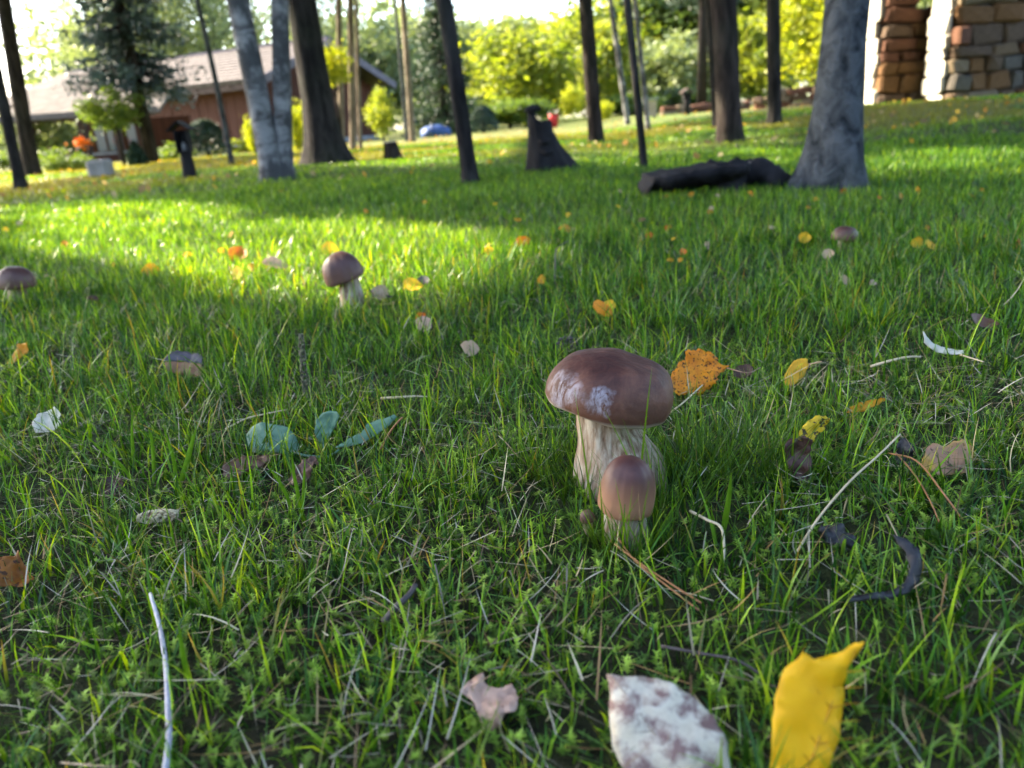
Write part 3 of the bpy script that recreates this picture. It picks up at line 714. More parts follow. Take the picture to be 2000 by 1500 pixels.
def lantern_post():
    b = P(372, 347); D = depth_of(b); s = D / FPX; root = empty('lantern_post', b); tag(root, 'dark wooden lantern post with little pitched roof on the lawn', 'lantern')
    link('post', trunk_mesh(60 * s, 13 * s, 11 * s, (0, 0), 88, .25, .06, 5, 14, .05, 0, 10), M_WOOD_DARK, root)
    for sx in (-1, 1): box('side_panel', (sx * 11 * s, 0, 68 * s), (2.5 * s, 22 * s, 40 * s), M_WOOD_DARK, root)
    box('back_panel', (0, 11 * s, 68 * s), (24 * s, 2 * s, 40 * s), M_WOOD_DARK, root); box('floor_board', (0, 0, 48 * s), (28 * s, 26 * s, 3 * s), M_WOOD_DARK, root)
    bm = bmesh.new(); tube_bm(bm, [(0, 0, 50 * s), (0, 0, 60 * s), (0, 0, 66 * s)], [5 * s, 5 * s, 2 * s], 10); bm_obj('candle_glass', bm, M_CAULK, root, True)
    for sx in (-1, 1): box('roof_board', (sx * 11 * s, 0, 96 * s), (28 * s, 34 * s, 3 * s), M_WOOD_DARK, root, Matrix.Rotation(sx * R(36), 3, 'Y'))
lantern_post()
def feeder():
    Y = 20.0; b = aty(1341, 240, Y); b.z = tz(b.x, Y); s = depth_of(b) / FPX; root = empty('bird_feeder', b); tag(root, 'dark bird feeder post with small overhanging roof', 'bird feeder')
    k = (aty(1341, 172, Y).z - b.z) / 72
    tube('post', [(0, 0, -.05), (0, 0, 60 * k)], [7 * s, 6.5 * s], M_WOOD_DARK, root, 10); box('house_box', (0, 0, 52 * k), (15 * s, 14 * s, 16 * k), M_WOOD_DARK, root)
    for sx in (-1, 1): box('roof_board', (sx * 5.5 * s, 0, 65 * k), (15 * s, 22 * s, 2.4 * s), M_TRIM, root, Matrix.Rotation(sx * R(32), 3, 'Y'))
    Y = 21.0; b = aty(1271, 236, Y); b.z = tz(b.x, Y); root = empty('bee_hive', b); tag(root, 'small sunlit wooden hive box with flat roof', 'hive')
    k = (aty(1271, 185, Y).z - b.z) / 50
    for i in range(2): box('hive_box', (0, 0, (10 + 17 * i + 2) * k), (20 * s, 18 * s, 16.5 * k), M_WOOD_CUT, root)
    box('roof_board', (0, 0, 41 * k), (29 * s, 26 * s, 4 * k), M_CAULK, root)
    for sx in (-1, 1): box('leg', (sx * 8 * s, 0, 1 * k), (3 * s, 12 * s, 8 * k), M_TRIM, root)
feeder()
def bucket_and_tarp():
    Y = 24.0; b = aty(1082, 246, Y); b.z = tz(b.x, Y); s = depth_of(b) / FPX; root = empty('bucket', b); tag(root, 'red plastic bucket on the grass behind the flared stump', 'bucket')
    bm = bmesh.new(); tube_bm(bm, [(0, 0, 0), (0, 0, 12 * s), (0, 0, 24 * s)], [7 * s, 8.5 * s, 10 * s], 16); bm_obj('body', bm, M_RED, root, True)
    bm = bmesh.new(); tube_bm(bm, [Vector((math.cos(a) * 10 * s, 0, 24 * s + math.sin(a) * 8 * s)) for a in [k * math.pi / 10 for k in range(11)]], .6 * s, 5); bm_obj('handle', bm, M_CAULK, root, True)
    Y = 23.0; b = aty(852, 276, Y); b.z = tz(b.x, Y); root = empty('tarpaulin', b); tag(root, 'dark blue tarpaulin bundle lying behind the black flecked trunk', 'tarpaulin')
    bm = bmesh.new(); bmesh.ops.create_uvsphere(bm, u_segments=20, v_segments=10, radius=1); bmesh.ops.scale(bm, vec=(.45, .3, .22), verts=bm.verts)
    for v_ in bm.verts: v_.co += v_.co * .25 * mnoise.noise(v_.co * 6) + Vector((0, 0, .1))
    bm_obj('sheet', bm, M_BLUE, root, True); tube('cord', [(-.1, -.33, .05), (-.1, -.2, .3), (-.1, 0, .36), (-.1, .2, .3)], .012, M_CAULK, root, 6)
bucket_and_tarp()

# ------------------------------------------------------------------ mushrooms
def cap_material():
    k = NT('bolete_cap'); v = k.coord(); n1 = k.noise(v, 34, 7, .68, .6); n2 = k.noise(v, 110, 5, .6)
    col = k.ramp(n1, [(.32, (.036, .0125, .011)), (.48, (.072, .027, .020)), (.66, (.145, .060, .038))])
    sp = k.n('ShaderNodeSeparateXYZ'); k.l(v, sp.inputs[0])
    # paler tan towards the right margin and lower flank (the cap's own colouring)
    fr = k.n('ShaderNodeMapRange'); fr.inputs[1].default_value = .026; fr.inputs[2].default_value = .002; k.l(sp.outputs['Z'], fr.inputs[0])
    col = k.mix(k.mix(1.0, fr.outputs[0], (.45, .45, .45), 'MULTIPLY'), col, (.17, .078, .044))
    # whitish bloom on the left front flank
    wn_ = k.n('ShaderNodeTexNoise'); wn_.inputs['Scale'].default_value = 60; wn_.inputs['Detail'].default_value = 4; k.l(v, wn_.inputs['Vector'])
    wv = k.n('ShaderNodeVectorMath', operation='MULTIPLY_ADD'); k.l(wn_.outputs['Color'], wv.inputs[0]); wv.inputs[1].default_value = (.04, .04, .04); wv.inputs[2].default_value = (-.02, -.02, -.02)
    wa = k.n('ShaderNodeVectorMath', operation='ADD'); k.l(wv.outputs[0], wa.inputs[0]); k.l(v, wa.inputs[1])
    d = k.n('ShaderNodeVectorMath', operation='DISTANCE'); k.l(wa.outputs[0], d.inputs[0]); d.inputs[1].default_value = (-.046, -.028, .003)
    mr = k.n('ShaderNodeMapRange'); mr.inputs[1].default_value = .026; mr.inputs[2].default_value = .010; k.l(d.outputs['Value'], mr.inputs[0])
    d2 = k.n('ShaderNodeVectorMath', operation='DISTANCE'); k.l(wa.outputs[0], d2.inputs[0]); d2.inputs[1].default_value = (-.018, -.046, .010)
    mr2 = k.n('ShaderNodeMapRange'); mr2.inputs[1].default_value = .013; mr2.inputs[2].default_value = .007; k.l(d2.outputs['Value'], mr2.inputs[0])
    bl = k.n('ShaderNodeMath', operation='MAXIMUM'); k.l(mr.outputs[0], bl.inputs[0]); k.l(mr2.outputs[0], bl.inputs[1])
    nb = k.noise(k.coord((1, 1, .45)), 120, 6, .72, .8); m = k.n('ShaderNodeMath', operation='MULTIPLY'); k.l(bl.outputs[0], m.inputs[0]); k.l(k.ramp(nb, [(.42, 0.0), (.56, 1.0)]), m.inputs[1])
    m2 = k.n('ShaderNodeMath', operation='MULTIPLY'); k.l(m.outputs[0], m2.inputs[0]); m2.inputs[1].default_value = .58
    col = k.mix(m2.outputs[0], col, (.42, .40, .45))
    # pale thin margin
    rm = k.n('ShaderNodeMapRange'); rm.inputs[1].default_value = -.0055; rm.inputs[2].default_value = -.0085; k.l(sp.outputs['Z'], rm.inputs[0])
    col = k.mix(rm.outputs[0], col, (.38, .30, .23))
    k.base(col); k.rough(.58, .25); k.b.inputs['Subsurface Weight'].default_value = .06; k.b.inputs['Subsurface Radius'].default_value = (.006, .003, .002)
    k.bump(k.mix(.5, n1, n2), .6, .004); return k.m
M_CAP = cap_material()
def cap2_material(name, c1, c2, low):
    k = NT(name); v = k.coord(); n1 = k.noise(v, 40, 5, .6, .4); col = k.ramp(n1, [(.3, c1), (.7, c2)])
    sp = k.n('ShaderNodeSeparateXYZ'); k.l(v, sp.inputs[0]); fr = k.n('ShaderNodeMapRange'); fr.inputs[1].default_value = .024; fr.inputs[2].default_value = .004; k.l(sp.outputs['Z'], fr.inputs[0])
    col = k.mix(fr.outputs[0], col, low); k.base(col); k.rough(.5, .35); k.bump(n1, .3, .002); return k.m
M_CAP_SMALL = cap2_material('young_bolete_cap', (.055, .020, .018), (.11, .045, .034), (.30, .15, .085))
M_CAP_FAR = cap2_material('dark_bolete_cap', (.045, .018, .016), (.09, .04, .032), (.12, .06, .045))
def stem_material():
    k = NT('bolete_stem'); f1 = k.noise(k.coord((1, 1, .13)), 190, 5, .6, .3); f2 = k.noise(k.coord((1, 1, .5)), 45, 4, .6)
    col = k.ramp(f1, [(.34, (.13, .07, .04)), (.47, (.30, .22, .15)), (.62, (.47, .40, .31))])
    col = k.mix(k.ramp(f2, [(.48, 0.0), (.66, .6)]), col, (.19, .105, .06)); k.base(col); k.rough(.7, .25); k.bump(f1, .5, .003); return k.m
M_STEM = stem_material()
M_PORE = plain('pore_layer', (.48, .40, .27), (.60, .52, .38), 300, .9, (1, 1, 1), .4, .001)
def lathe_cap(a, h, rim_drop, seed, wob=.05, flat=1.0, nseg=72):
    """convex cap with inrolled rim; z=0 at the rim plane"""
    prof = []
    for i in range(25):                                   # top: from the pole to the widest point
        t = i / 24 * math.pi / 2; prof.append((a * math.sin(t) ** .86 if t > 0 else 0.0, h * math.cos(t) ** (.9 * flat)))
    for i in range(1, 9):                                 # rolled rim
        t = i / 8 * math.pi; prof.append((a - .07 * a * (1 - math.cos(t)), -rim_drop * math.sin(t) ** .8 if i < 8 else -rim_drop * .1))
    V = []
    for r, z in prof:
        for k in range(nseg):
            f = 2 * math.pi * k / nseg; c, s_ = math.cos(f), math.sin(f)
            w = 1 + wob * mnoise.noise(Vector((c * 1.3, s_ * 1.3, seed))) + wob * .35 * mnoise.noise(Vector((c * 3.5, s_ * 3.5, seed + 4)))
            dz = wob * .5 * a * mnoise.noise(Vector((c * r / a * 1.8, s_ * r / a * 1.8, seed + 9))) + wob * .25 * a * (r / a) ** 2 * math.sin(3 * f + seed)
            V.append((c * r * w, s_ * r * w, z + dz))
    i = np.arange(len(prof) * nseg).reshape(len(prof), nseg); j = np.roll(i, -1, 1)
    F = np.stack([i[:-1], i[1:], j[1:], j[:-1]], -1).reshape(-1, 4)
    me = fast_mesh('cap', np.array(V), [F], smooth=True)
    bm = bmesh.new(); bm.from_mesh(me); bmesh.ops.remove_doubles(bm, verts=bm.verts, dist=1e-6); bmesh.ops.recalc_face_normals(bm, faces=bm.faces); bm.to_mesh(me); bm.free()
    return me
def stem_mesh(pts, rads, seed, nseg=40):
    pts = spline(pts, 6); n = len(pts); rr = np.interp(np.linspace(0, 1, n), np.linspace(0, 1, len(rads)), rads); V = []
    for i, p in enumerate(pts):
        for k in range(nseg):
            f = 2 * math.pi * k / nseg; m = 1 + .07 * mnoise.noise(Vector((math.cos(f) * 2, math.sin(f) * 2, p.z * 40 + seed))) + .025 * math.sin(9 * f + 20 * p.z)
            V.append((p.x + math.cos(f) * rr[i] * m, p.y + math.sin(f) * rr[i] * m, p.z))
    i = np.arange(n * nseg).reshape(n, nseg); j = np.roll(i, -1, 1)
    return fast_mesh('stem', np.array(V), [np.stack([i[:-1], j[:-1], j[1:], i[1:]], -1).reshape(-1, 4)], smooth=True)
MUSH = []     # (x, y, stem radius, cap radius) - grass keeps clear
def mushroom(label, base_px, cap_px, cap_w, cap_h, stem_px, tilt, cap_mat, seed, rim=.35, wob=.07, flat=1.0, sy=.92, group='bolete mushrooms in the lawn'):
    """cap_px: centre of the cap's rim plane; stem_px: list of (x, y, width) from base to top, photo pixels at the stem's distance"""
    b = P(*base_px); D = depth_of(b); s = D / FPX
    root = empty('bolete_mushroom', b); tag(root, label, 'mushroom', group)
    n = Vector((0, 1, 0))
    def L(px, py): return on_plane(px, py, b, n) - b
    st = [(L(x, y), w * s / 2) for x, y, w in stem_px]
    link('stem', stem_mesh([q for q, _ in st], [r for _, r in st], seed), M_STEM, root)
    a = cap_w * s / 2; c = L(*cap_px)
    cap = link('cap', lathe_cap(a, cap_h * s, a * rim * .4, seed, wob, flat), cap_mat, root); cap.location = c
    cap.rotation_euler = (tilt[0], tilt[1], 0); cap.scale = (1, sy, 1)
    bm = bmesh.new()
    bmesh.ops.create_cone(bm, cap_ends=True, segments=40, radius1=st[-1][1] * 1.1, radius2=a * .9, depth=a * .22); bmesh.ops.translate(bm, vec=(0, 0, -a * .03), verts=bm.verts)
    po = bm_obj('pore_layer', bm, M_PORE, root, True); po.location = c; po.rotation_euler = cap.rotation_euler; po.scale = (1, sy, 1)
    MUSH.append((b.x, b.y, st[0][1], a)); return root
mushroom('largest bolete with broad brown cap and thick pale streaked stem', (1210, 935), (1192, 768), 244, 77,
         [(1214, 968, 176), (1212, 930, 180), (1206, 890, 160), (1192, 850, 128), (1180, 815, 104), (1176, 775, 98)], (R(3), R(12)), M_CAP, 2.0, .45, .09, 1.0, .9)
mushroom('young egg shaped bolete pushing up in front of the largest one', (1222, 1046), (1221, 976), 110, 90,
         [(1225, 1064, 84), (1222, 1040, 88), (1221, 1010, 80), (1221, 968, 70)], (R(4), R(8)), M_CAP_SMALL, 5.0, .8, .11, .85, .95)
mushroom('dark capped bolete with its cap tipped to one side at the sunlit grass', (690, 596), (673, 540), 80, 48,
         [(694, 606, 52), (690, 590, 50), (684, 565, 42), (680, 540, 36)], (R(2), R(-16)), M_CAP_FAR, 8.0, .45, .09)
mushroom('low round capped bolete standing apart on the open shaded grass', (36, 590), (32, 553), 68, 32,
         [(38, 600, 40), (37, 585, 38), (34, 570, 32), (33, 552, 28)], (R(3), R(5)), M_CAP_FAR, 11.0, .45, .06)
mushroom('small brown cap barely showing above the grass before the grey trunk', (1648, 486), (1650, 464), 50, 22,
         [(1650, 492, 26), (1649, 480, 24), (1650, 464, 20)], (R(3), R(6)), M_CAP_FAR, 14.0, .45, .06)
mushroom('tiny grey brown button at the foot of the young egg shaped bolete', (1148, 1036), (1148, 1014), 30, 20,
         [(1149, 1044, 22), (1148, 1030, 20), (1148, 1012, 18)], (R(3), R(-6)), M_CAP_FAR, 17.0, .5, .08)

# ------------------------------------------------------------------ fallen leaves: hero leaves traced, each with its own plane and thickness
def leaf_mat(name, c1, c2, spot=None, scale=120, thr=.6, tr=.35, c3=None, sscale=None, rough=.5, soft=0.0):
    k = NT(name); v = k.coord(); n1 = k.noise(v, scale, 5, .6, .3); col = k.ramp(n1, [(.32, c1), (.66, c2)])
    if spot:
        n2 = k.noise(v, sscale or scale * 2.2, 4, .6, .2); col = k.mix(k.ramp(n2, [(thr - soft, 0.0), (thr + .05, .92)]), col, spot)
    if c3:
        n3 = k.noise(v, 38, 3, .5); col = k.mix(k.ramp(n3, [(.48, 0.0), (.58, .9)]), col, c3)
    k.base(col); k.rough(rough, .35); k.bump(n1, .35, .002); k.translucent(col, tr); return k.m
LM = {
    'yellow': leaf_mat('leaf_yellow', (.80, .47, .006), (.88, .56, .010), (.55, .24, .02), 60, .74, .42),
    'pale': leaf_mat('leaf_pale_mottled', (.60, .52, .39), (.74, .67, .54), (.20, .10, .09), 90, .54, .25, None, 85, .5, .10),
    'orange': leaf_mat('leaf_orange_spotted', (.62, .20, .010), (.78, .33, .012), (.03, .010, .006), 90, .56, .4, None, 330),
    'gold': leaf_mat('leaf_gold', (.68, .38, .02), (.80, .50, .03), (.35, .14, .02), 90, .68, .4),
    'amber': leaf_mat('leaf_amber', (.58, .24, .015), (.72, .38, .02), (.30, .11, .015), 110, .66, .45),
    'dark': leaf_mat('leaf_dark_brown', (.032, .016, .012), (.085, .038, .026), None, 90, .6, .1),
    'darkyel': leaf_mat('leaf_yellow_black', (.55, .40, .01), (.66, .48, .02), (.03, .018, .012), 120, .53, .3, None, 150),
    'black': leaf_mat('leaf_black', (.012, .011, .012), (.03, .027, .028), None, 90, .6, .05),
    'peach': leaf_mat('leaf_peach', (.34, .19, .12), (.46, .27, .15), (.10, .045, .04), 80, .58, .3, (.60, .36, .07), 200),
    'white': leaf_mat('leaf_white', (.58, .54, .44), (.70, .66, .56), (.22, .2, .15), 90, .66, .25),
    'feather': leaf_mat('leaf_brown_banded', (.24, .115, .06), (.34, .18, .10), (.10, .05, .035), 90, .6, .25),
    'featherdark': leaf_mat('leaf_charcoal', (.045, .038, .045), (.10, .085, .095), None, 110, .6, .1),
    'rust': leaf_mat('leaf_rust', (.26, .085, .012), (.40, .15, .02), (.07, .025, .01), 100, .58, .35),
    'tan': leaf_mat('leaf_tan', (.34, .22, .13), (.50, .36, .24), (.2, .1, .05), 100, .64, .25),
    'pink': leaf_mat('leaf_pinkish', (.46, .27, .19), (.60, .40, .30), (.3, .12, .05), 100, .66, .25),
    'red': leaf_mat('leaf_red_orange', (.52, .10, .012), (.60, .18, .015), (.2, .05, .01), 100, .66, .4),
    'brown': leaf_mat('leaf_brown', (.085, .04, .025), (.15, .075, .045), None, 100, .6, .15),
    'plantain': leaf_mat('plantain_leaf', (.115, .225, .145), (.19, .315, .205), None, 70, .6, .25, None, None, .55),
    'stalk': leaf_mat('leaf_stalk', (.20, .11, .07), (.32, .2, .13), None, 200, .6, .1),
    'twig_white': leaf_mat('twig_pale_grey', (.26, .25, .29), (.44, .43, .47), (.14, .12, .13), 160, .62, 0.0),
    'twig_dark': leaf_mat('twig_dark', (.03, .024, .024), (.075, .06, .058), None, 160, .6, 0.0),
    'straw': leaf_mat('straw', (.42, .34, .21), (.56, .47, .31), None, 200, .6, .1),
    'needle': leaf_mat('needle_brown', (.22, .095, .035), (.32, .15, .06), None, 200, .6, .05),
    'greenb': leaf_mat('blade_bright_green', (.16, .33, .012), (.26, .44, .02), None, 150, .6, .5),
    'blade': leaf_mat('blade_green', (.07, .15, .02), (.13, .24, .03), None, 150, .6, .45),
}
def jag(outline, amp, sub, seed):
    g = random.Random(seed); out = []
    for i in range(len(outline)):
        a = Vector(outline[i]); b = Vector(outline[(i + 1) % len(outline)]); d = b - a
        nrm = Vector((d.y, -d.x)); nrm = nrm.normalized() if nrm.length else nrm
        for k in range(sub):
            t = k / sub; out.append(a + d * t + nrm * (g.uniform(-amp, amp) if k else g.uniform(-amp, amp) * .4))
    return out
def traced(name, label, mat, outline, anchor, normal, lift=.0, curl=(0.0, 0.0), wrinkle=.0012, jagged=1.2, parent=None, cat='leaf', group=None, thick=.0005, sub=4, rib=None, anchor3=None):
    """thin leaf cut to an outline, lying in its own plane through the ground point 'anchor'"""
    p0 = anchor3 if anchor3 is not None else P(*anchor) + Vector((0, 0, lift)); n = Vector(normal).normalized()
    x_ = Vector((0, 0, 1)).cross(n); x_ = x_.normalized() if x_.length > .05 else Vector((1, 0, 0)); y_ = n.cross(x_)
    o2 = []
    for q in jag(outline, jagged, sub, len(outline) * 7 + int(outline[0][0])):
        w = on_plane(q.x, q.y, p0, n) - p0; o2.append(Vector((w.dot(x_), w.dot(y_))))
    xs = [p.x for p in o2]; ys = [p.y for p in o2]; sz = max(max(xs) - min(xs), max(ys) - min(ys)); st = sz / 13
    pts = list(o2); ne = len(o2)
    arr = np.array([(p.x, p.y) for p in o2])
    gx, gy = np.meshgrid(np.arange(min(xs), max(xs), st), np.arange(min(ys), max(ys), st)); gx = gx.ravel() + rng.uniform(-.2, .2, gx.size) * st; gy = gy.ravel() + rng.uniform(-.2, .2, gy.size) * st
    ok = inside(arr, gx, gy); md = np.sqrt(((np.stack([gx, gy], 1)[:, None] - arr[None]) ** 2).sum(-1)).min(1); ok &= md > st * .35
    pts += [Vector((a, b)) for a, b in zip(gx[ok], gy[ok])]
    vs_, _, fs, *_ = delaunay_2d_cdt(pts, [(i, (i + 1) % ne) for i in range(ne)], [], 1, 1e-7)
    mx, my = sum(xs) / ne, sum(ys) / ne; seed = int(outline[0][0])
    V = []
    for p in vs_:
        u, v_ = (p.x - mx) / sz * 2, (p.y - my) / sz * 2
        z = curl[0] * sz * u * u + curl[1] * sz * v_ * v_ + wrinkle * 2 * mnoise.noise(Vector((u * 1.7, v_ * 1.7, seed))) + wrinkle * mnoise.noise(Vector((u * 5, v_ * 5, seed + 3)))
        V.append((p.x, p.y, z))
    me = bpy.data.meshes.new(name); me.from_pydata(V, [], [f for f in fs if len(f) == 3]); me.polygons.foreach_set('use_smooth', [True] * len(me.polygons)); me.update()
    o = link(name, me, mat); m = o.modifiers.new('thickness', 'SOLIDIFY'); m.thickness = thick; m.offset = 0
    MW = Matrix((x_, y_, n)).transposed().to_4x4(); MW.translation = p0; o.matrix_world = MW
    if parent is not None: o.parent = parent; o.matrix_parent_inverse = parent.matrix_world.inverted() if parent.parent is None and parent.type != 'EMPTY' else Matrix.Translation(-parent.location)
    if rib:                                                # raised midrib and side veins, following the curled blade
        def loc(px, py):
            w = on_plane(px, py, p0, n) - p0; a, b = w.dot(x_), w.dot(y_); u, v_ = (a - mx) / sz * 2, (b - my) / sz * 2
            return Vector((a, b, curl[0] * sz * u * u + curl[1] * sz * v_ * v_ + wrinkle * 2 * mnoise.noise(Vector((u * 1.7, v_ * 1.7, seed))) + wrinkle * mnoise.noise(Vector((u * 5, v_ * 5, seed + 3)))))
        (ax, ay), (bx, by) = rib[0], rib[1]; r_ = rib[2]; vm = rib[3]; sg = 1 if loc(*rib[0]).z > -9 else 1
        bm = bmesh.new(); k_ = 14
        tube_bm(bm, [loc(ax + (bx - ax) * i / k_, ay + (by - ay) * i / k_) for i in range(k_ + 1)], [r_ * (1 - .6 * i / k_) for i in range(k_ + 1)], 5)
        r = bm_obj('midrib', bm, vm, None, True); r.parent = o
        dx, dy = bx - ax, by - ay; bm = bmesh.new()
        for i in range(1, 8):
            t = i / 8.5; qx, qy = ax + dx * t, ay + dy * t
            for sd in (-1, 1):
                vx, vy = dx * .2 - dy * .34 * sd, dy * .2 + dx * .34 * sd; L_ = (1 - abs(2 * t - .8) * .55) * rib[4]
                pts_ = [loc(qx + vx * L_ * f, qy + vy * L_ * f) for f in (0, .33, .66, 1)]
                tube_bm(bm, pts_, [r_ * .4, r_ * .35, r_ * .25, r_ * .12], 4)
        r = bm_obj('side_veins', bm, vm, None, True); r.parent = o; r['kind'] = 'stuff'
    if label: tag(o, label, None if parent is not None else cat, group)
    return o
def stalk(parent, pts, r0, r1, mat='stalk', name='stalk'):
    q = spline(pts, 5); bm = bmesh.new(); n = len(q); tube_bm(bm, [p for p in q], [r0 + (r1 - r0) * i / (n - 1) for i in range(n)], 7); o = bm_obj(name, bm, LM[mat], None, True)
    if parent is not None: o.parent = parent; o.matrix_parent_inverse = (parent.matrix_world.inverted() if parent.type != 'EMPTY' else Matrix.Translation(-parent.location))
    return o
def strand(name, label, cat, pts, r0, r1, mat, group=None):
    """pts: (px, py, lift) on the ground"""
    q = [P(*p) for p in pts]; o = stalk(None, q, r0, r1, mat, name); tag(o, label, cat, group); return o
FL = 'fallen leaves in the grass'
VEIN_Y = leaf_mat('vein_ochre', (.55, .27, .01), (.66, .36, .015), None, 200)
VEIN_P = leaf_mat('vein_pale_brown', (.36, .26, .19), (.48, .38, .29), None, 200)
VEIN_G = leaf_mat('vein_pale_green', (.24, .36, .26), (.32, .45, .33), None, 200)
o = traced('fallen_leaf', 'big plain yellow leaf standing upright in the grass', LM['yellow'], [(1506, 1560), (1504, 1480), (1506, 1400), (1514, 1350), (1530, 1305), (1566, 1273), (1590, 1287), (1625, 1278), (1648, 1268), (1666, 1256), (1684, 1252), (1676, 1275), (1658, 1298), (1650, 1340), (1652, 1358), (1648, 1400), (1640, 1440), (1618, 1490), (1590, 1560)], (1550, 1570), (-.10, -.86, .5), 0, (.07, .03), .0022, 1.5, group=FL, rib=((1552, 1556), (1672, 1262), .0007, VEIN_Y, .62))
stalk(o, [on_plane(1550, 1560, P(1550, 1570), Vector((-.10, -.86, .5)).normalized()), P(1556, 1600, .002)], .0007, .0007)
o = traced('fallen_leaf', 'broad cream leaf mottled purple brown beside the big yellow leaf', LM['pale'], [(1188, 1312), (1215, 1318), (1260, 1318), (1310, 1332), (1352, 1352), (1384, 1382), (1404, 1410), (1422, 1450), (1434, 1510), (1420, 1570), (1330, 1590), (1250, 1570), (1225, 1510), (1198, 1455), (1192, 1400), (1194, 1345)], (1310, 1560), (.06, -.62, .78), .012, (-.07, -.06), .003, 1.2, group=FL, rib=((1385, 1585), (1196, 1318), .0006, VEIN_P, .6))
traced('fallen_leaf', 'small torn peach and grey leaf scrap in mossy grass', LM['pink'], [(915, 1330), (940, 1310), (948, 1335), (975, 1345), (1000, 1335), (1012, 1362), (1008, 1392), (985, 1398), (975, 1415), (958, 1425), (940, 1420), (934, 1395), (925, 1372), (900, 1352)], (955, 1425), (-.1, -.55, .8), .012, (.1, -.12), .003, 2, group=FL)
o = traced('fallen_leaf', 'round orange leaf with black speckles beside the largest bolete', LM['orange'], [(1306, 760), (1310, 735), (1322, 712), (1338, 705), (1336, 690), (1352, 684), (1375, 684), (1392, 694), (1402, 708), (1424, 718), (1400, 735), (1396, 752), (1380, 762), (1368, 775), (1345, 770), (1325, 775)], (1355, 790), (.05, -.80, .55), .004, (.08, .05), .003, 3, group=FL)
stalk(o, [on_plane(1420, 719, P(1355, 790), Vector((.05, -.8, .55)).normalized()), P(1460, 728, .03), P(1485, 718, .03)], .0008, .0005)
o = traced('fallen_leaf', 'oval plain yellow leaf tilted up behind the amber folded leaf', LM['gold'], [(1530, 755), (1532, 735), (1540, 718), (1550, 705), (1563, 701), (1574, 704), (1578, 715), (1570, 735), (1556, 748), (1545, 756)], (1545, 765), (.1, -.75, .6), .004, (.05, .08), .001, .8, group=FL)
stalk(o, [on_plane(1577, 712, P(1545, 765), Vector((.1, -.75, .6)).normalized()), P(1605, 706, .03)], .0008, .0006, 'tan')
traced('fallen_leaf', 'narrow amber leaf folded and lying flat in the grass', LM['amber'], [(1652, 808), (1660, 795), (1680, 786), (1700, 782), (1720, 778), (1732, 780), (1718, 790), (1695, 800), (1672, 803)], (1690, 812), (.05, -.5, .85), .015, (0, .25), .002, 1.2, group=FL)
rt = empty('fallen_leaf', P(1562, 940)); tag(rt, 'upright dark brown curled leaf with a yellow and black tip', 'leaf', FL)
traced('leaf_body', None, LM['dark'], [(1534, 890), (1532, 868), (1540, 858), (1556, 856), (1570, 850), (1586, 858), (1582, 885), (1584, 910), (1576, 938), (1562, 946), (1550, 930), (1538, 912)], (1562, 946), (-.25, -.93, .28), .002, (.22, .04), .003, 1.5, rt, thick=.0007)
traced('leaf_tip', 'yellow and black leaf tip', LM['darkyel'], [(1556, 858), (1560, 842), (1576, 824), (1592, 812), (1610, 812), (1618, 820), (1612, 836), (1598, 848), (1588, 862), (1572, 864)], (1562, 946), (-.12, -.9, .4), .004, (.12, .2), .002, 1, rt)
traced('fallen_leaf', 'black shrivelled leaf scrap beside the ochre torn leaf', LM['black'], [(1750, 905), (1752, 872), (1760, 855), (1770, 855), (1780, 870), (1785, 892), (1778, 910), (1760, 915)], (1768, 915), (-.2, -.85, .4), .0, (.2, .05), .003, 2, group=FL)
traced('fallen_leaf', 'ochre and pinkish torn leaf with dark specks in front of dry stalks', LM['peach'], [(1798, 905), (1806, 878), (1820, 866), (1848, 872), (1862, 862), (1882, 860), (1896, 872), (1897, 905), (1892, 922), (1870, 926), (1840, 932), (1812, 925)], (1850, 935), (.0, -.75, .65), .006, (.06, .04), .002, 1.5, group=FL)
o = traced('fallen_leaf', 'pale narrow dry leaf curled on top of the grass', LM['white'], [(1795, 655), (1806, 662), (1830, 674), (1860, 684), (1878, 690), (1876, 696), (1850, 694), (1822, 684), (1802, 672)], (1840, 705), (.0, -.7, .7), .02, (.1, .2), .0015, .8, group=FL)
stalk(o, [on_plane(1876, 693, P(1840, 705, .02), Vector((0, -.7, .7)).normalized()), P(1922, 707, .03)], .0009, .0005, 'straw')
traced('fallen_leaf', 'rust brown crumpled leaf half hidden in the grass by the pale twig', LM['rust'], [(-30, 1120), (-10, 1090), (20, 1088), (38, 1076), (42, 1095), (58, 1118), (74, 1136), (50, 1148), (10, 1146), (-25, 1150)], (20, 1160), (.2, -.65, .7), .008, (.15, .1), .004, 2, group=FL)
traced('fallen_leaf', 'cream white leaf tilted among blades', LM['white'], [(68, 830), (76, 812), (98, 802), (114, 797), (124, 812), (122, 832), (108, 840), (92, 846), (76, 848)], (95, 855), (-.2, -.75, .6), .006, (.08, .12), .002, .8, group=FL)
rt = empty('fallen_leaf', P(362, 742)); tag(rt, 'banded leaf, charcoal above and rusty below, held above the grass', 'leaf', FL)
a3 = P(362, 745)
traced('leaf_lower_half', None, LM['feather'], [(324, 708), (360, 706), (396, 712), (398, 732), (380, 736), (350, 732), (328, 724)], None, (-.05, -.9, .42), 0, (.08, .0), .001, .8, rt, anchor3=a3)
traced('leaf_upper_half', 'charcoal upper half', LM['featherdark'], [(323, 707), (330, 694), (345, 686), (368, 687), (374, 692), (388, 690), (398, 700), (396, 712), (360, 706)], None, (.0, -.62, .78), 0, (.08, .0), .001, 1.5, rt, anchor3=on_plane(360, 706, a3, Vector((-.05, -.9, .42)).normalized()))
stalk(rt, [on_plane(397, 730, a3, Vector((-.05, -.9, .42)).normalized()), P(408, 752, .005)], .0008, .0006, 'straw')
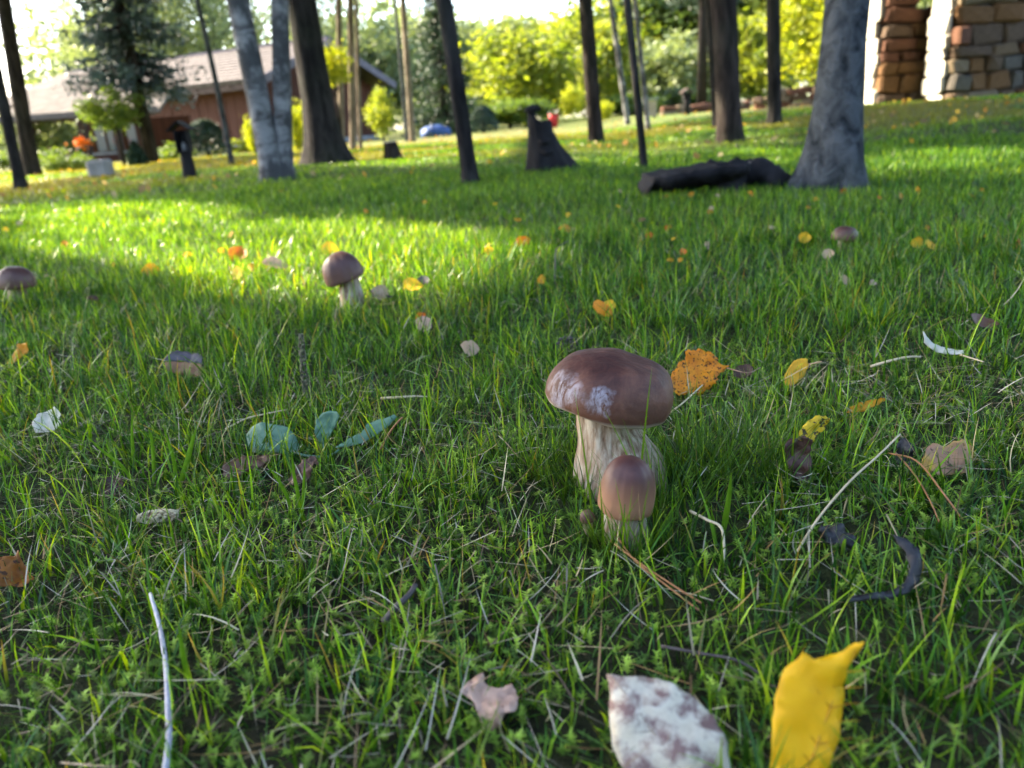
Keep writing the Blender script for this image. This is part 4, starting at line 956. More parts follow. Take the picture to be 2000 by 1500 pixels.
traced('fallen_leaf', 'orange yellow leaf standing on edge left of the banded leaf', LM['amber'], [(18, 712), (30, 688), (38, 672), (60, 670), (56, 690), (44, 696), (28, 712)], (30, 716), (-.2, -.85, .5), .006, (.1, .1), .002, 1, group=FL)
traced('fallen_leaf', 'dark brown leaf sunk in thatch behind the pale catkin', LM['dark'], [(196, 958), (202, 938), (222, 932), (244, 940), (242, 962), (222, 972), (204, 970)], (222, 975), (.1, -.6, .75), .004, (.12, .12), .003, 2, group=FL)
traced('fallen_leaf', 'crumpled purplish brown leaf under the plantain rosette', LM['brown'], [(565, 938), (580, 912), (600, 898), (618, 896), (625, 908), (612, 920), (598, 940), (580, 958), (566, 952)], (595, 958), (0, -.6, .8), .004, (.15, .15), .004, 2, group=FL)
bm_ = traced('bark_piece', 'flat purple grey piece of bark beside the plantain rosette', LM['brown'], [(436, 918), (450, 902), (490, 892), (520, 890), (530, 902), (505, 915), (470, 930), (440, 932)], (480, 935), (.05, -.45, .9), .006, (.05, .12), .003, 1.5, cat='bark', thick=.003)
traced('bark_piece', 'black bark chip below the upright dark brown leaf', LM['black'], [(1595, 1040), (1610, 1026), (1640, 1030), (1668, 1052), (1664, 1072), (1640, 1066), (1612, 1058)], (1630, 1075), (.1, -.5, .8), .004, (.05, .1), .003, 2, cat='bark', thick=.003)
traced('dead_leaf_strip', 'dark curled strip of dead leaf arched over bright moss', LM['black'], [(1740, 1046), (1768, 1055), (1790, 1075), (1799, 1105), (1796, 1135), (1775, 1158), (1730, 1172), (1690, 1174), (1645, 1180), (1660, 1166), (1700, 1160), (1745, 1152), (1768, 1136), (1775, 1110), (1767, 1080), (1752, 1062)], (1720, 1178), (.05, -.6, .75), .018, (.04, .05), .002, .8, cat='dead leaf', thick=.001, sub=3)
strand('twig', 'pale grey bent twig pointing away in the moss', 'twig', [(294, 1160, .02), (312, 1225, .018), (324, 1300, .018), (328, 1380, .016), (330, 1440, .014), (322, 1510, .012), (312, 1580, .008)], .0012, .0017, 'twig_white')
strand('grass_stalk', 'long dry yellow grass stalk slanting beside the upright dark leaf', 'stalk', [(1555, 1080, .004), (1600, 1010, .02), (1660, 940, .035), (1715, 890, .04), (1758, 848, .045)], .0009, .0007, 'straw')
strand('pine_needle', 'brown needle lying in front of the young bolete', 'needle', [(1192, 1056, .014), (1250, 1100, .014), (1310, 1140, .012), (1370, 1178, .01)], .0007, .0006, 'needle', 'fallen pine needles')
strand('pine_needle', 'lower brown needle crossing below the young bolete', 'needle', [(1200, 1040, .008), (1240, 1095, .012), (1300, 1142, .01), (1365, 1192, .008)], .0007, .0006, 'needle', 'fallen pine needles')
strand('pine_needle', 'reddish needle arching in front of the ochre torn leaf', 'needle', [(1735, 885, .02), (1790, 900, .03), (1840, 960, .025), (1880, 1015, .01)], .0007, .0006, 'needle', 'fallen pine needles')
strand('pine_needle', 'second reddish needle under the arching one', 'needle', [(1750, 885, .02), (1785, 925, .022), (1815, 975, .016), (1835, 1020, .008)], .0007, .0005, 'needle', 'fallen pine needles')
strand('grass_stalk', 'thick pale straw lying behind the oval yellow leaf', 'stalk', [(1700, 716, .015), (1735, 706, .02), (1770, 698, .022), (1798, 697, .02)], .0016, .0012, 'straw')
strand('grass_stalk', 'dry straw leaning on the cap of the largest bolete', 'stalk', [(1300, 812, .03), (1330, 790, .04), (1372, 752, .045)], .0009, .0006, 'straw')
strand('twig', 'short broken white twig right of the young bolete', 'twig', [(1348, 998, .02), (1380, 1015, .022), (1408, 1030, .02), (1414, 1070, .01), (1412, 1100, .004)], .0011, .0009, 'straw')
strand('grass_stalk', 'brown bent straw beside the plantain rosette', 'stalk', [(742, 880, .004), (758, 850, .015), (772, 830, .025), (786, 815, .032)], .0010, .0009, 'needle')
strand('grass_stalk', 'long pale straw behind the plantain rosette', 'stalk', [(440, 838, .01), (480, 818, .018), (520, 808, .02), (560, 800, .018)], .0010, .0007, 'straw')
strand('grass_stalk', 'dry pale stem lying beyond the plantain seed spike', 'stalk', [(745, 778, .01), (780, 776, .016), (812, 774, .016), (835, 775, .014)], .0016, .0008, 'straw')
strand('twig', 'dark thin twig snaking in moss above the cream mottled leaf', 'twig', [(1290, 1262, .008), (1380, 1278, .010), (1440, 1290, .010), (1490, 1320, .006)], .0010, .0008, 'twig_dark')
strand('twig', 'upright forked dead twig far back holding an orange leaf', 'twig', [(1084, 560, .0), (1084, 510, .04), (1088, 485, .06), (1110, 470, .07)], .0014, .0010, 'twig_dark')
strand('grass_stalk', 'pale brown strip of dead grass in shaded grass left of the mottled leaf', 'stalk', [(750, 1215, .008), (775, 1185, .016), (800, 1160, .02), (812, 1142, .022)], .0025, .0016, 'twig_dark')
def catkin():
    root = empty('catkin', P(310, 1012)); tag(root, 'pale scaly catkin lying in the thatch', 'catkin')
    a, b = P(272, 1012, .012), P(346, 1004, .014); d = b - a; L = d.length; bm = bmesh.new(); g = random.Random(2)
    for i in range(130):
        t = g.random(); f = g.uniform(0, 6.28); r = .0042 * (1 - .6 * abs(2 * t - 1) ** 2)
        c = a + d * t + Vector((0, math.cos(f), math.sin(f))) * r
        m = Matrix.Translation(c - root.location) @ Matrix.Rotation(f, 4, 'X') @ Matrix.Diagonal((.0022, .0018, .0014, 1)); bmesh.ops.create_icosphere(bm, subdivisions=1, radius=1, matrix=m)
    bm_obj('scales', bm, LM['straw'], root); tube('core', [a - root.location, b - root.location], .0032, LM['stalk'], root, 8)
catkin()
def clod():
    b = P(1108, 684); root = empty('pine_cone', b); tag(root, 'small dark cone sunk in grass behind the largest bolete', 'cone'); g = random.Random(5); s = depth_of(b) / FPX
    for i in range(34):
        t = i / 34; f = i * 2.4; r = 18 * s * math.sin(math.pi * (.15 + .8 * t)); c = Vector((math.cos(f) * r, (t - .5) * 40 * s, 14 * s + math.sin(f) * r * .7))
        bm = bmesh.new(); bmesh.ops.create_icosphere(bm, subdivisions=1, radius=1, matrix=Matrix.Translation(c) @ Matrix.Diagonal((6 * s, 5 * s, 3.5 * s, 1))); bm_obj('scale', bm, LM['twig_dark'], root)
clod()
# plantain rosette and its seed spike
pb = P(640, 892); rt = empty('plantain_plant', pb); tag(rt, 'blue green plantain rosette with three broad leaves', 'plant')
traced('leaf', None, LM['plantain'], [(476, 850), (479, 838), (494, 826), (512, 823), (545, 827), (562, 832), (576, 850), (583, 870), (570, 882), (530, 884), (505, 886), (490, 880), (478, 866)], (535, 892), (.0, -.66, .75), .006, (-.10, -.14), .003, .4, rt, sub=3, rib=((578, 878), (484, 848), .0005, VEIN_G, .7))
traced('leaf', None, LM['plantain'], [(615, 845), (618, 820), (630, 806), (645, 802), (658, 803), (664, 812), (655, 832), (645, 850), (634, 866), (631, 870), (624, 862), (617, 852)], (634, 884), (.1, -.93, .3), .0, (.16, .0), .0015, .4, rt, sub=3, rib=((633, 868), (650, 808), .0004, VEIN_G, .5))
traced('leaf', None, LM['plantain'], [(652, 880), (672, 866), (686, 855), (705, 846), (716, 828), (736, 822), (755, 819), (770, 815), (775, 819), (762, 832), (735, 850), (708, 866), (682, 874)], (690, 885), (.15, -.62, .77), .006, (.06, .12), .001, .8, rt, sub=3)
mid = on_plane(632, 868, P(634, 884), Vector((.1, -.93, .3)).normalized())
stalk(rt, [P(637, 892, 0), P(635, 884, .004), mid], .0014, .0010, 'plantain', 'leaf_stalk'); stalk(rt, [P(640, 893), P(655, 884, .006), P(662, 878, .008)], .0014, .001, 'plantain', 'leaf_stalk'); stalk(rt, [P(636, 893), P(600, 890, .006), P(575, 884, .008)], .0014, .001, 'plantain', 'leaf_stalk')
def spike():
    b = P(600, 806); root = empty('plantain_spike', b); tag(root, 'upright dark plantain seed spike rising above the rosette', 'plant'); n = Vector((0, 1, 0))
    q = [on_plane(x, y, b, n) - b for x, y in ((600, 806), (597, 770), (592, 710), (588, 652))]
    tube('stem', spline(q, 5), .0011, LM['blade'], root, 7); bm = bmesh.new(); g = random.Random(8); pts = spline(q, 40)
    s = depth_of(b) / FPX
    for i in range(210):
        t = g.uniform(.28, 1.0); p = pts[int(t * (len(pts) - 1))]; f = g.uniform(0, 6.28); r = (5.0 - 2.5 * max(0, t - .85) / .15) * s * (1 if t > .45 else .75)
        if t < .4 and g.random() < .5: continue
        bmesh.ops.create_icosphere(bm, subdivisions=1, radius=1, matrix=Matrix.Translation(p + Vector((math.cos(f) * r, math.sin(f) * r, 0))) @ Matrix.Diagonal((2.6 * s, 2.6 * s, 3.4 * s, 1)))
    k = NT('plantain_seed'); k.base(k.ramp(k.noise(k.coord(), 300, 3), [(.4, (.035, .035, .022)), (.62, (.16, .15, .08))])); k.rough(.8); bm_obj('seed_head', bm, k.m, root)
spike()

# smaller fallen leaves further back, built from a few leaf meshes
def small_leaf_mesh(seed):
    g = random.Random(seed); V = []; nu, nv = 9, 5
    for i in range(nu + 1):
        t = i / nu; w = .42 * (math.sin(math.pi * t ** .8)) ** .8 * (1 + .12 * g.uniform(-1, 1))
        for j in range(nv + 1):
            v_ = j / nv * 2 - 1; z = .18 * (g.random() - .5) * .25 + (.35 * seed % .3 + .1) * v_ * v_ * w + (.7 - (seed % 3) * .6) * (t - .5) ** 2
            V.append((t - .5, v_ * w, z))
    i = np.arange((nu + 1) * (nv + 1)).reshape(nu + 1, nv + 1); F = np.stack([i[:-1, :-1], i[1:, :-1], i[1:, 1:], i[:-1, 1:]], -1).reshape(-1, 4)
    return fast_mesh('fallen_leaf', np.array(V), [F], smooth=True)
SL = [small_leaf_mesh(s) for s in range(5)]; SLV = {}
def small_leaf(px, py, wpx, key, label, up=.5, group='small fallen leaves further back', lift=.018, k=None):
    k = k if k is not None else int(px * 7 + py) % 5; kk = (k, key)
    if kk not in SLV: me = SL[k].copy(); me.materials.append(LM[key]); SLV[kk] = me
    p = P(px, py, 0); s = depth_of(p) / FPX * wpx; g = random.Random(int(px * 13 + py * 5))
    p = P(px, py, min(lift, s * .5 + .008))
    o = link('fallen_leaf', SLV[kk]); o.location = p; o.scale = (s, s * g.uniform(.8, 1.15), s)
    o.rotation_euler = (R(g.uniform(20, 75)) * up * 1.6, R(g.uniform(-25, 25)), R(g.uniform(-40, 40) + (180 if g.random() < .5 else 0)))
    if abs(o.rotation_euler[2]) > 1.6: o.rotation_euler[0] *= -1
    tag(o, label, 'leaf', group); return o
for t in ((825, 632, 36, 'pink', 'pinkish leaf with an orange edge right of the tipped bolete', .8), (822, 620, 26, 'red', 'orange leaf tip resting on the pinkish leaf', .8),
          (1178, 605, 50, 'orange', 'orange leaf with dark blotches behind the largest bolete', .8), (1190, 596, 26, 'gold', 'yellow leaf touching the blotched orange leaf', .8),
          (645, 487, 34, 'gold', 'yellow leaf just behind the tipped bolete cap', .8), (466, 498, 38, 'red', 'red orange leaf in sunlit grass', .7),
          (466, 534, 36, 'gold', 'yellow leaf beneath the red orange leaf in sunlit grass', .7), (490, 522, 22, 'amber', 'amber leaf beside the yellow leaf in sunlit grass', .7),
          (293, 528, 32, 'amber', 'amber leaf lying alone left of the red orange leaf', .7), (540, 519, 52, 'pink', 'flat pinkish leaf in sunlit grass left of the tipped bolete', .35),
          (741, 572, 36, 'tan', 'tan curled leaf at the foot of the tipped bolete', .6), (760, 580, 16, 'black', 'black leaf scrap by the tan curled leaf', .5),
          (808, 556, 42, 'gold', 'dull yellow leaf right of the tipped bolete', .5), (826, 548, 24, 'featherdark', 'dark leaf scrap on the dull yellow leaf', .4),
          (1022, 472, 28, 'red', 'red orange leaf behind the sunny patch', .8), (1102, 447, 24, 'orange', 'orange leaf caught on the forked dead twig', .8),
          (1058, 546, 20, 'amber', 'small amber leaf below the forked dead twig', .8), (955, 489, 18, 'gold', 'small yellow leaf at the edge of the sunny patch', .8),
          (1572, 464, 24, 'gold', 'yellow leaf beside the cap before the grey trunk', .8), (1790, 474, 24, 'gold', 'yellow leaf of a pair on the shaded grass', .8), (1818, 480, 28, 'gold', 'larger yellow leaf of a pair on the shaded grass', .8),
          (1986, 482, 30, 'rust', 'rust leaf with dark centre at the shaded grass edge', .8), (1618, 497, 22, 'tan', 'pale leaf below the cap before the grey trunk', .6),
          (1382, 480, 18, 'tan', 'tan leaf in shaded grass left of the barely showing cap', .7), (1508, 445, 20, 'tan', 'tan scrap on the shaded grass behind the barely showing cap', .5),
          (1253, 430, 18, 'brown', 'brown scrap on the shaded grass before the old log', .5), (1790, 373, 20, 'amber', 'amber leaf at the foot of the grey trunk', .8),
          (180, 584, 24, 'dark', 'small dark scrap right of the low round bolete', .4), (915, 680, 40, 'tan', 'tan twisted leaf in grass left of the largest bolete', .5),
          (1920, 630, 50, 'brown', 'dark brown twisted scrap in the grass above the pale curled leaf', .3), (1450, 728, 40, 'dark', 'dark leaf under the stalk of the speckled orange leaf', .4),
          (1650, 548, 22, 'tan', 'small tan leaf on open grass between caps and dry stems', .6), (1705, 552, 18, 'pink', 'small pinkish leaf beside the small tan leaf', .6)):
    small_leaf(*t)
g = random.Random(21)
for i in range(46):
    py = 372 + 170 * g.random() ** 1.6; px = g.uniform(-60, 2060)
    if any(abs(px - m) < 60 and py > 480 for m in (30, 680)): continue
    ck = g.choice(['gold', 'amber', 'gold', 'orange', 'tan', 'pink', 'red'])
    small_leaf(px, py, g.uniform(9, 16), ck, 'small %s leaf scattered on the lawn' % {'gold': 'yellow', 'pink': 'pinkish', 'red': 'red orange'}.get(ck, ck), .7, 'small leaves scattered over the lawn', .014)

# ------------------------------------------------------------------ grass, thatch, moss, leaf litter
def blades(x, y, L, W, phi, t0, bend, col, tipcol, segs, zoff=None, twist=None, seed=0):
    """vectorised grass blades; returns verts, faces, colours"""
    n = len(x); g = np.random.default_rng(seed)
    z = terrain(x, y) - .003 if zoff is None else terrain(x, y) + zoff
    tw = phi + np.pi / 2 + (g.normal(size=n) * .7 if twist is None else twist)
    wx, wy = np.cos(tw), np.sin(tw)
    cx, cyy, cz = x.copy(), y.copy(), z.copy(); V = np.zeros((n, 2 * segs + 1, 3), np.float32); C = np.zeros((n, 2 * segs + 1, 3), np.float32)
    for k in range(segs):
        u = k / segs; w = W * (1 - u ** 1.6) * (.75 + .25 * min(1, u * 4 + .3)) * .5
        V[:, 2 * k] = np.stack([cx - wx * w, cyy - wy * w, cz], 1); V[:, 2 * k + 1] = np.stack([cx + wx * w, cyy + wy * w, cz], 1)
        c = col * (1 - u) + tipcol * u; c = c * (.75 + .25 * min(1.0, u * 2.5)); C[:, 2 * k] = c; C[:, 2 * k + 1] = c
        th = t0 + bend * (k + .5) / segs; st = L / segs
        cx = cx + np.cos(phi) * np.sin(th) * st; cyy = cyy + np.sin(phi) * np.sin(th) * st; cz = cz + np.cos(th) * st
    V[:, 2 * segs] = np.stack([cx, cyy, cz], 1); C[:, 2 * segs] = tipcol
    m = 2 * segs + 1; o = (np.arange(n) * m)[:, None]; Fq = []
    for k in range(segs - 1): Fq.append(o + np.array([[2 * k, 2 * k + 1, 2 * k + 3, 2 * k + 2]]))
    T = o + np.array([[2 * segs - 2, 2 * segs - 1, 2 * segs]])
    return V.reshape(-1, 3), (np.concatenate(Fq) if Fq else np.zeros((0, 4), int)), T, C.reshape(-1, 3)
def pack(parts):
    V, Q, T, C = [], [], [], []; off = 0
    for v_, q, t, c in parts: V.append(v_); Q.append(q + off); T.append(t + off); C.append(c); off += len(v_)
    fl = [f for f in (np.concatenate(Q), np.concatenate(T)) if len(f)]
    return np.concatenate(V), fl, np.concatenate(C)
def fan(n, r0, r1, power, half, seed):
    """points in a fan round the lens spot; power: density ~ r**(power-1) per area"""
    g = np.random.default_rng(seed); u = g.uniform(size=n)
    r = (r0 ** (power + 1) + u * (r1 ** (power + 1) - r0 ** (power + 1))) ** (1 / (power + 1)); a = g.uniform(-half, half, n)
    return r * np.sin(a), r * np.cos(a)
def lowf(x, y, s, ph=0.0):
    return .5 * np.sin(x * s + 1.3 * np.sin(y * s * .7 + ph)) * np.sin(y * s * 1.1 + ph + 1.1 * np.sin(x * s * .6)) + .3 * np.sin(2.3 * s * x + ph * 2 + y * s) * np.cos(1.9 * s * y - ph)
PAL = np.array([(.014, .050, .007), (.032, .096, .011), (.066, .162, .015), (.018, .064, .022), (.072, .158, .056), (.160, .275, .020), (.092, .185, .016)])
def palette(n, g, x, y):
    c = PAL[g.choice(len(PAL), n, p=[.24, .22, .18, .12, .08, .07, .09])] * g.uniform(.6, 1.55, (n, 1))
    c = c * 1.15
    w = lowf(x, y, 2.2, .5)[:, None]; return c * (1 + .22 * w * np.array([1.6, 1.0, .3]))
def clear(x, y, L, seed):
    """no blade grows through a mushroom; under a cap blades stay short"""
    keep = np.ones(len(x), bool)
    for mx, my, rs, rc in MUSH:
        d = np.hypot(x - mx, y - my); keep &= d > rs * .95; u = d < rc * 1.02; L[u] = np.minimum(L[u], .022)
    return keep
def build_grass():
    parts = []; g = np.random.default_rng(11)
    # near: tufts of fine blades
    nt = 5200; tx, ty = fan(nt, .10, 1.9, .75, R(62), 1)
    k = g.uniform(size=nt) < .62 + .5 * lowf(tx, ty, 9, .3); tx, ty = tx[k], ty[k]; nt = len(tx)
    per = g.integers(7, 22, nt); idx = np.repeat(np.arange(nt), per); n = len(idx)
    sp = g.uniform(.005, .022, nt)[idx]; ox, oy = g.normal(size=n) * sp, g.normal(size=n) * sp
    x, y = tx[idx] + ox, ty[idx] + oy
    L = g.uniform(.028, .062, nt)[idx] * g.uniform(.5, 1.25, n) * (1 + .25 * lowf(x, y, 3, 2)) * (.82 + .18 * sm((np.hypot(x, y) - .4) / .4))
    phi = np.arctan2(oy, ox) + g.normal(size=n) * .9; kp = clear(x, y, L, 1); 
    col = palette(n, g, x, y) * g.uniform(.85, 1.15, (nt, 1))[idx]; tip = col * np.array([1.25, 1.15, .9]); yl = g.uniform(size=n) < .06; tip[yl] = (.30, .22, .07)
    a = dict(x=x, y=y, L=L, W=g.uniform(.0006, .0027, n) * (1 + .35 * np.clip(np.hypot(x, y) - .8, 0, 2)), phi=phi, t0=np.abs(g.normal(size=n)) * .42 + .04, bend=g.normal(size=n) * .5 + .5)
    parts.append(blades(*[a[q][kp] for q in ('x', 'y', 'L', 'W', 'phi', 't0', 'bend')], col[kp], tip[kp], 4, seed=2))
    # near: even filling of single blades
    n = 64000; x, y = fan(n, .09, 1.9, .7, R(64), 3); L = g.uniform(.012, .042, n) * (.75 + .25 * sm((np.hypot(x, y) - .4) / .4)); kp = clear(x, y, L, 2); col = palette(n, g, x, y); tip = col * 1.2
    a = dict(x=x, y=y, L=L, W=g.uniform(.0005, .0020, n) * (1 + .35 * np.clip(np.hypot(x, y) - .8, 0, 2)), phi=g.uniform(0, 6.28, n), t0=np.where(g.uniform(size=n) < .3, g.uniform(.7, 1.35, n), np.abs(g.normal(size=n)) * .5), bend=g.normal(size=n) * .6 + .35)
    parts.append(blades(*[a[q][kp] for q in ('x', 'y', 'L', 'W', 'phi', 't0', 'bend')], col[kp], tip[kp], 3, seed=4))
    # middle distance and far lawn
    for n, r0, r1, pw, Lr, Wr, half, sd in ((150000, 1.75, 5.0, .25, (.022, .046), (.0014, .0028), R(50), 5), (150000, 4.8, 16.0, .25, (.022, .042), (.003, .006), R(44), 6)):
        x, y = fan(n, r0, r1, pw, half, sd); L = g.uniform(*Lr, n) * (1 + .3 * lowf(x, y, 2.5, 1)); kp = clear(x, y, L, 3); col = palette(n, g, x, y); tip = col * np.array([1.25, 1.15, .8])
        r = np.hypot(x, y)
        if r0 > 4: w = np.clip((r - 5) / 5, 0, .6)[:, None] * (lowf(x, y, .9, 2)[:, None] > -.1); col = col * (1 - w) + np.array([.15, .125, .035]) * w; tip = tip * (1 - w) + np.array([.19, .155, .045]) * w
        a = dict(x=x, y=y, L=L, W=g.uniform(*Wr, n) * (r / r0) ** .6, phi=g.uniform(0, 6.28, n), t0=np.abs(g.normal(size=n)) * .38, bend=g.normal(size=n) * .5 + .4)
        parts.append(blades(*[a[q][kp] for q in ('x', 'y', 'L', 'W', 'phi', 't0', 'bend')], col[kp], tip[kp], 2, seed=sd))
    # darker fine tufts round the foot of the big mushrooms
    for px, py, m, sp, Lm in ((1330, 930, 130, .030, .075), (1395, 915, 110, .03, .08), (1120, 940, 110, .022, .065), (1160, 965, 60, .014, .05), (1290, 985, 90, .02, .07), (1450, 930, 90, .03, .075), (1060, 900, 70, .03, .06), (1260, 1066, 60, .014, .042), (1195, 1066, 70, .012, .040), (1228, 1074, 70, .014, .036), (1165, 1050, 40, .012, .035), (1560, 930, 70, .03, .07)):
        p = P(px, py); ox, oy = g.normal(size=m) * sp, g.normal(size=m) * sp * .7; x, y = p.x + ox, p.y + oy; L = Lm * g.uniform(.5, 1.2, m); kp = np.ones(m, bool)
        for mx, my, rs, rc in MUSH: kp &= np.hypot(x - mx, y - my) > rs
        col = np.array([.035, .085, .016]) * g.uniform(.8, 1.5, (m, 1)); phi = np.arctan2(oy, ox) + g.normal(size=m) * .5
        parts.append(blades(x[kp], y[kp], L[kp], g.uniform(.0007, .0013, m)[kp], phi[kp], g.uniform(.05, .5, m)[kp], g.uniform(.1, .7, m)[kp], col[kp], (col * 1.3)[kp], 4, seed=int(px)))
    # single long blades crossing in front of the mushrooms and sticking out of the lawn
    V0 = []
    for bx, by, tx_, ty_, w in ((1246, 990, 1274, 706, .0024), (1160, 1030, 1120, 745, .0018), (1262, 985, 1178, 790, .0016), (1268, 990, 1215, 808, .0016), (1285, 1000, 1252, 820, .0016), (1298, 1000, 1280, 850, .0014), (1150, 1000, 1095, 850, .0014), (1140, 1010, 1160, 860, .0012), (1190, 1085, 1250, 960, .0016), (1205, 1090, 1172, 955, .0016), (1245, 1095, 1268, 930, .0016), (1180, 1090, 1225, 990, .0015), (1260, 1090, 1205, 985, .0014), (1150, 905, 1010, 698, .0013), (1225, 1000, 1215, 895, .0012), (1180, 1080, 1170, 905, .0018), (1230, 1090, 1200, 925, .0015), (1222, 1095, 1235, 940, .0014),
                                (1270, 1040, 1400, 880, .0014), (1265, 1075, 1345, 945, .0018), (1320, 1060, 1460, 890, .0014), (1475, 760, 1473, 672, .0010), (1365, 770, 1450, 640, .0010), (1480, 800, 1475, 668, .0012), (1720, 940, 1722, 790, .0024), (1250, 770, 1278, 700, .001), (905, 800, 955, 690, .0011), (945, 790, 935, 660, .001), (680, 760, 645, 690, .0010), (1980, 560, 1968, 470, .0012), (1640, 660, 1660, 560, .0010), (140, 860, 60, 752, .0012), (160, 870, 130, 760, .0012), (265, 880, 150, 770, .0012), (1412, 1120, 1410, 1035, .0022)):
        b = P(bx, by); t = on_plane(tx_, ty_, b, Vector((0, 1, .35 if by > 955 else 0.0))); d = t - b; h = max(d.z, .01); ph = math.atan2(d.y, d.x)
        th = math.atan2(math.hypot(d.x, d.y), h); V0.append((b.x, b.y, d.length * 1.01, w, ph, th * .75, th * .5))
    a = np.array(V0); n = len(a); col = np.array([.045, .115, .018]) * g.uniform(.8, 1.4, (n, 1))
    parts.append(blades(a[:, 0], a[:, 1], a[:, 2], a[:, 3], a[:, 4], a[:, 5], a[:, 6], col, col * 1.4, 6, twist=np.full(n, -np.pi / 2) - a[:, 4] + .3, seed=9))
    V, F, C = pack(parts)
    tag(link('grass', fast_mesh('grass', V, F, C), M_GRASS), 'fine green lawn grass covering the ground', 'grass', kind='stuff')
build_grass()
def build_thatch():
    parts = []; g = np.random.default_rng(31); SP = np.array([(.36, .28, .14), (.52, .44, .28), (.16, .11, .06), (.28, .17, .06), (.46, .41, .31)])
    for n, r0, r1, pw, Lr, Wr, zr, sd in ((8500, .1, .9, .9, (.006, .05), (.0005, .0015), (.001, .018), 1), (12000, .75, 2.6, .6, (.01, .05), (.0007, .0016), (.003, .022), 2)):
        x, y = fan(n, r0, r1, pw, R(62), 40 + sd); k = g.uniform(size=n) < .62 + .5 * lowf(x, y, 7, 1.5); x, y = x[k], y[k]; n = len(x)
        col = SP[g.choice(5, n)] * g.uniform(.4, 1.2, (n, 1)); kp = np.ones(n, bool)
        for mx, my, rs, rc in MUSH: kp &= np.hypot(x - mx, y - my) > rs + .03
        t0 = np.pi / 2 + g.normal(size=n) * .22 - .06
        st = g.uniform(size=n) < .1; t0[st] = g.uniform(.2, 1.1, st.sum())
        parts.append(blades(x[kp], y[kp], g.uniform(*Lr, n)[kp], g.uniform(*Wr, n)[kp], g.uniform(0, 6.28, n)[kp], t0[kp], (g.normal(size=n) * .4)[kp], col[kp], (col * 1.05)[kp], 4, g.uniform(*zr, n)[kp], seed=sd))
    V, F, C = pack(parts); tag(link('dry_thatch', fast_mesh('dry_thatch', V, F, C), M_STRAW), 'dry straw coloured thatch lying between the grass blades', 'dry grass', kind='stuff')
build_thatch()
def build_moss():
    g = np.random.default_rng(41); n = 21000; x, y = fan(n, .09, 1.5, .55, R(62), 51)
    r = np.hypot(x, y); k = g.uniform(size=n) < np.clip(.45 + 1.3 * lowf(x, y, 6, 2.2) + .25 * (x > .25) * (r < .7) - .3 * (r > .9), .04, 1)
    x, y = x[k], y[k]; n = len(x); m = 22
    kp = np.ones(n, bool)
    for mx, my, rs, rc in MUSH: kp &= np.hypot(x - mx, y - my) > rs
    x, y = x[kp], y[kp]; n = len(x); base = np.stack([x, y, terrain(x, y) - .002], 1); h = g.uniform(.004, .016, n); az = g.uniform(0, 6.28, n); ti = np.abs(g.normal(size=n)) * .6
    d = np.stack([np.cos(az) * np.sin(ti), np.sin(az) * np.sin(ti), np.cos(ti)], 1)
    Vs, Cs = [], []; c0 = np.array([(.10, .18, .024), (.20, .31, .04), (.31, .43, .07), (.06, .12, .022)])[g.choice(4, n)] * g.uniform(.8, 1.2, (n, 1))
    for j in range(m):
        u = .3 + .7 * j / (m - 1); p = base + d * (h * u)[:, None]; f = az + j * 2.4 + g.normal(size=n) * .5; e = g.uniform(.1, 1.0, n) * (1.1 - .5 * u)
        l = (.0019 + .0019 * (1 - abs(u - .7))) * g.uniform(.7, 1.4, n)
        q = np.stack([np.cos(f) * np.cos(e), np.sin(f) * np.cos(e), np.sin(e)], 1); s = np.stack([-np.sin(f), np.cos(f), np.zeros(n)], 1) * (l * .19)[:, None]
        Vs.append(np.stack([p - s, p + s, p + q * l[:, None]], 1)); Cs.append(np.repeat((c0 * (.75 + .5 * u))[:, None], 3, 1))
    V = np.stack(Vs, 1).reshape(-1, 3); C = np.stack(Cs, 1).reshape(-1, 3); T = np.arange(len(V)).reshape(-1, 3)
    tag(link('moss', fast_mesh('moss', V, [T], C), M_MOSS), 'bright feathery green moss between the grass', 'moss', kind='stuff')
build_moss()
def build_litter():
    g = np.random.default_rng(61); n = 1700; x, y = fan(n, 4.5, 22, .9, R(42), 71); k = lowf(x, y, .9, 2) > -.25; x, y = x[k], y[k]; n = len(x)
    pos = np.stack([x, y, terrain(x, y) + g.uniform(.02, .045, n)], 1); V, F = leaf_quads(pos, .05, .7, 5, 0, 0)
    c = np.array([(.40, .25, .03), (.30, .16, .03), (.22, .16, .08), (.34, .28, .14), (.42, .29, .03)])[g.choice(5, n)]
    tag(link('leaf_litter', fast_mesh('leaf_litter', V, [F], np.repeat(c, 4, 0)), M_LITTER), 'yellow and tan leaf litter strewn over the far lawn', 'leaf litter', kind='stuff')
build_litter()

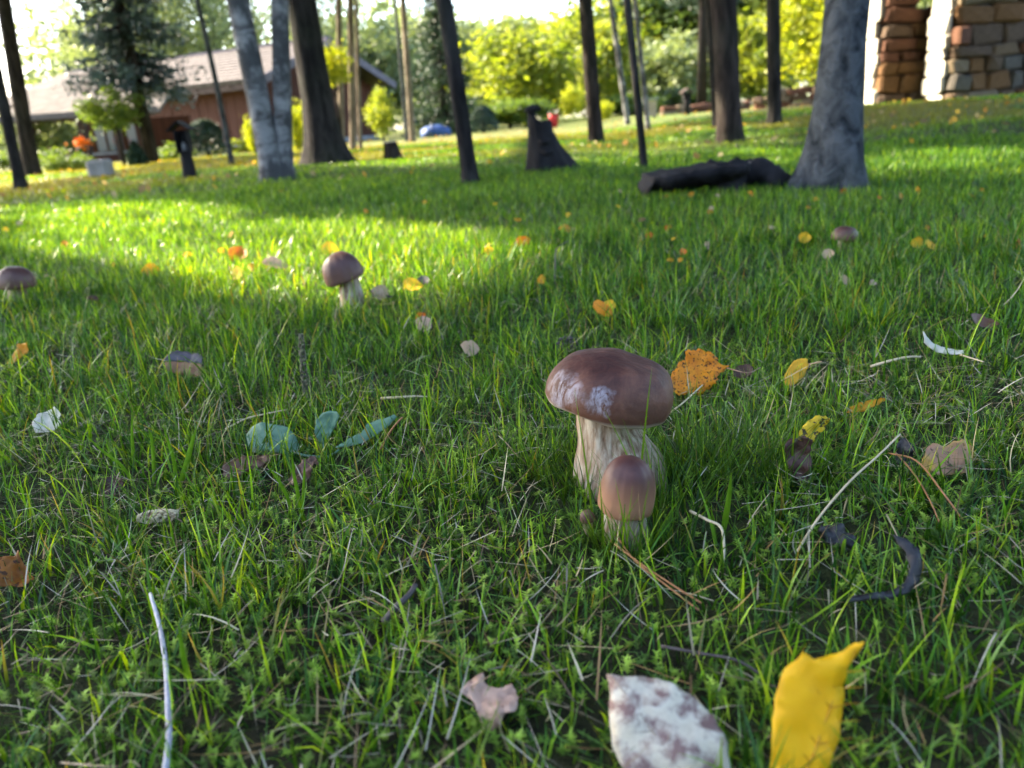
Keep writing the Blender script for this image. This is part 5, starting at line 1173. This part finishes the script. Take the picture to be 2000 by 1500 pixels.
# broad single blades that can be picked out
def blade_px(label, pts, w, mat, name='grass_shoot', parent=None, group=None):
    b = P(*pts[0]); n = Vector((0, 1, 0)); q = spline([on_plane(x, y, b, n) for x, y in pts], 5); m = len(q); V = []
    nv = Vector((0, -.35, 1)).normalized()
    for i, p in enumerate(q):
        t = i / (m - 1); ww = w * .5 * (1 - t ** 3) * (.7 + .3 * min(1, t * 4)); d = (q[min(i + 1, m - 1)] - q[max(i - 1, 0)]).normalized(); s = d.cross(Vector((0, -1, .2))).normalized()
        V += [p - s * ww + Vector((0, -w * .12, 0)), p.copy(), p + s * ww + Vector((0, -w * .12, 0))]
    me = bpy.data.meshes.new(name); me.from_pydata([v_ - b if parent is None else v_ - parent.location for v_ in V], [], [(3 * i + a, 3 * i + a + 1, 3 * i + a + 4, 3 * i + a + 3) for i in range(m - 1) for a in (0, 1)])
    me.polygons.foreach_set('use_smooth', [True] * len(me.polygons)); o = link(name, me, LM[mat], parent)
    if parent is None: o.location = b; tag(o, label, 'grass blade', group)
    md = o.modifiers.new('thickness', 'SOLIDIFY'); md.thickness = .0002
    return o
blade_px('bright broad grass blade right of the young bolete', [(1412, 1040), (1418, 1005), (1424, 965), (1428, 924)], .0045, 'greenb')
blade_px('short bright blade beside the pale bent twig', [(374, 1345), (362, 1300), (354, 1255), (350, 1218)], .0030, 'greenb')
blade_px('bright slanting blade before the dry straw right of the plantain', [(906, 855), (898, 835), (890, 825), (884, 811)], .0022, 'greenb')
rt = empty('grass_tuft', P(352, 945)); tag(rt, 'tuft of broad bright blades with clipped tips left of the plantain', 'grass tuft', 'broad bladed tufts')
for pts, w in (([(352, 945), (362, 915), (374, 870), (386, 828)], .0055), ([(346, 942), (340, 900), (330, 865), (318, 830)], .0035), ([(300, 945), (300, 905), (296, 855), (290, 838)], .0032), ([(262, 915), (260, 880), (258, 845), (258, 805)], .0036), ([(262, 950), (240, 912), (200, 880), (163, 845)], .0030), ([(358, 930), (366, 900), (372, 870), (376, 842)], .002)):
    blade_px(None, pts, w, 'greenb', 'blade', rt)
rt = empty('grass_tuft', P(588, 1010)); tag(rt, 'tuft of narrow yellow green blades in front of the plantain', 'grass tuft', 'broad bladed tufts')
for pts, w in (([(572, 1005), (560, 968), (544, 938), (523, 910)], .0030), ([(588, 1010), (582, 965), (574, 925), (570, 882)], .0032), ([(590, 1010), (592, 970), (594, 930), (596, 895)], .0024)):
    blade_px(None, pts, w, 'greenb', 'blade', rt)
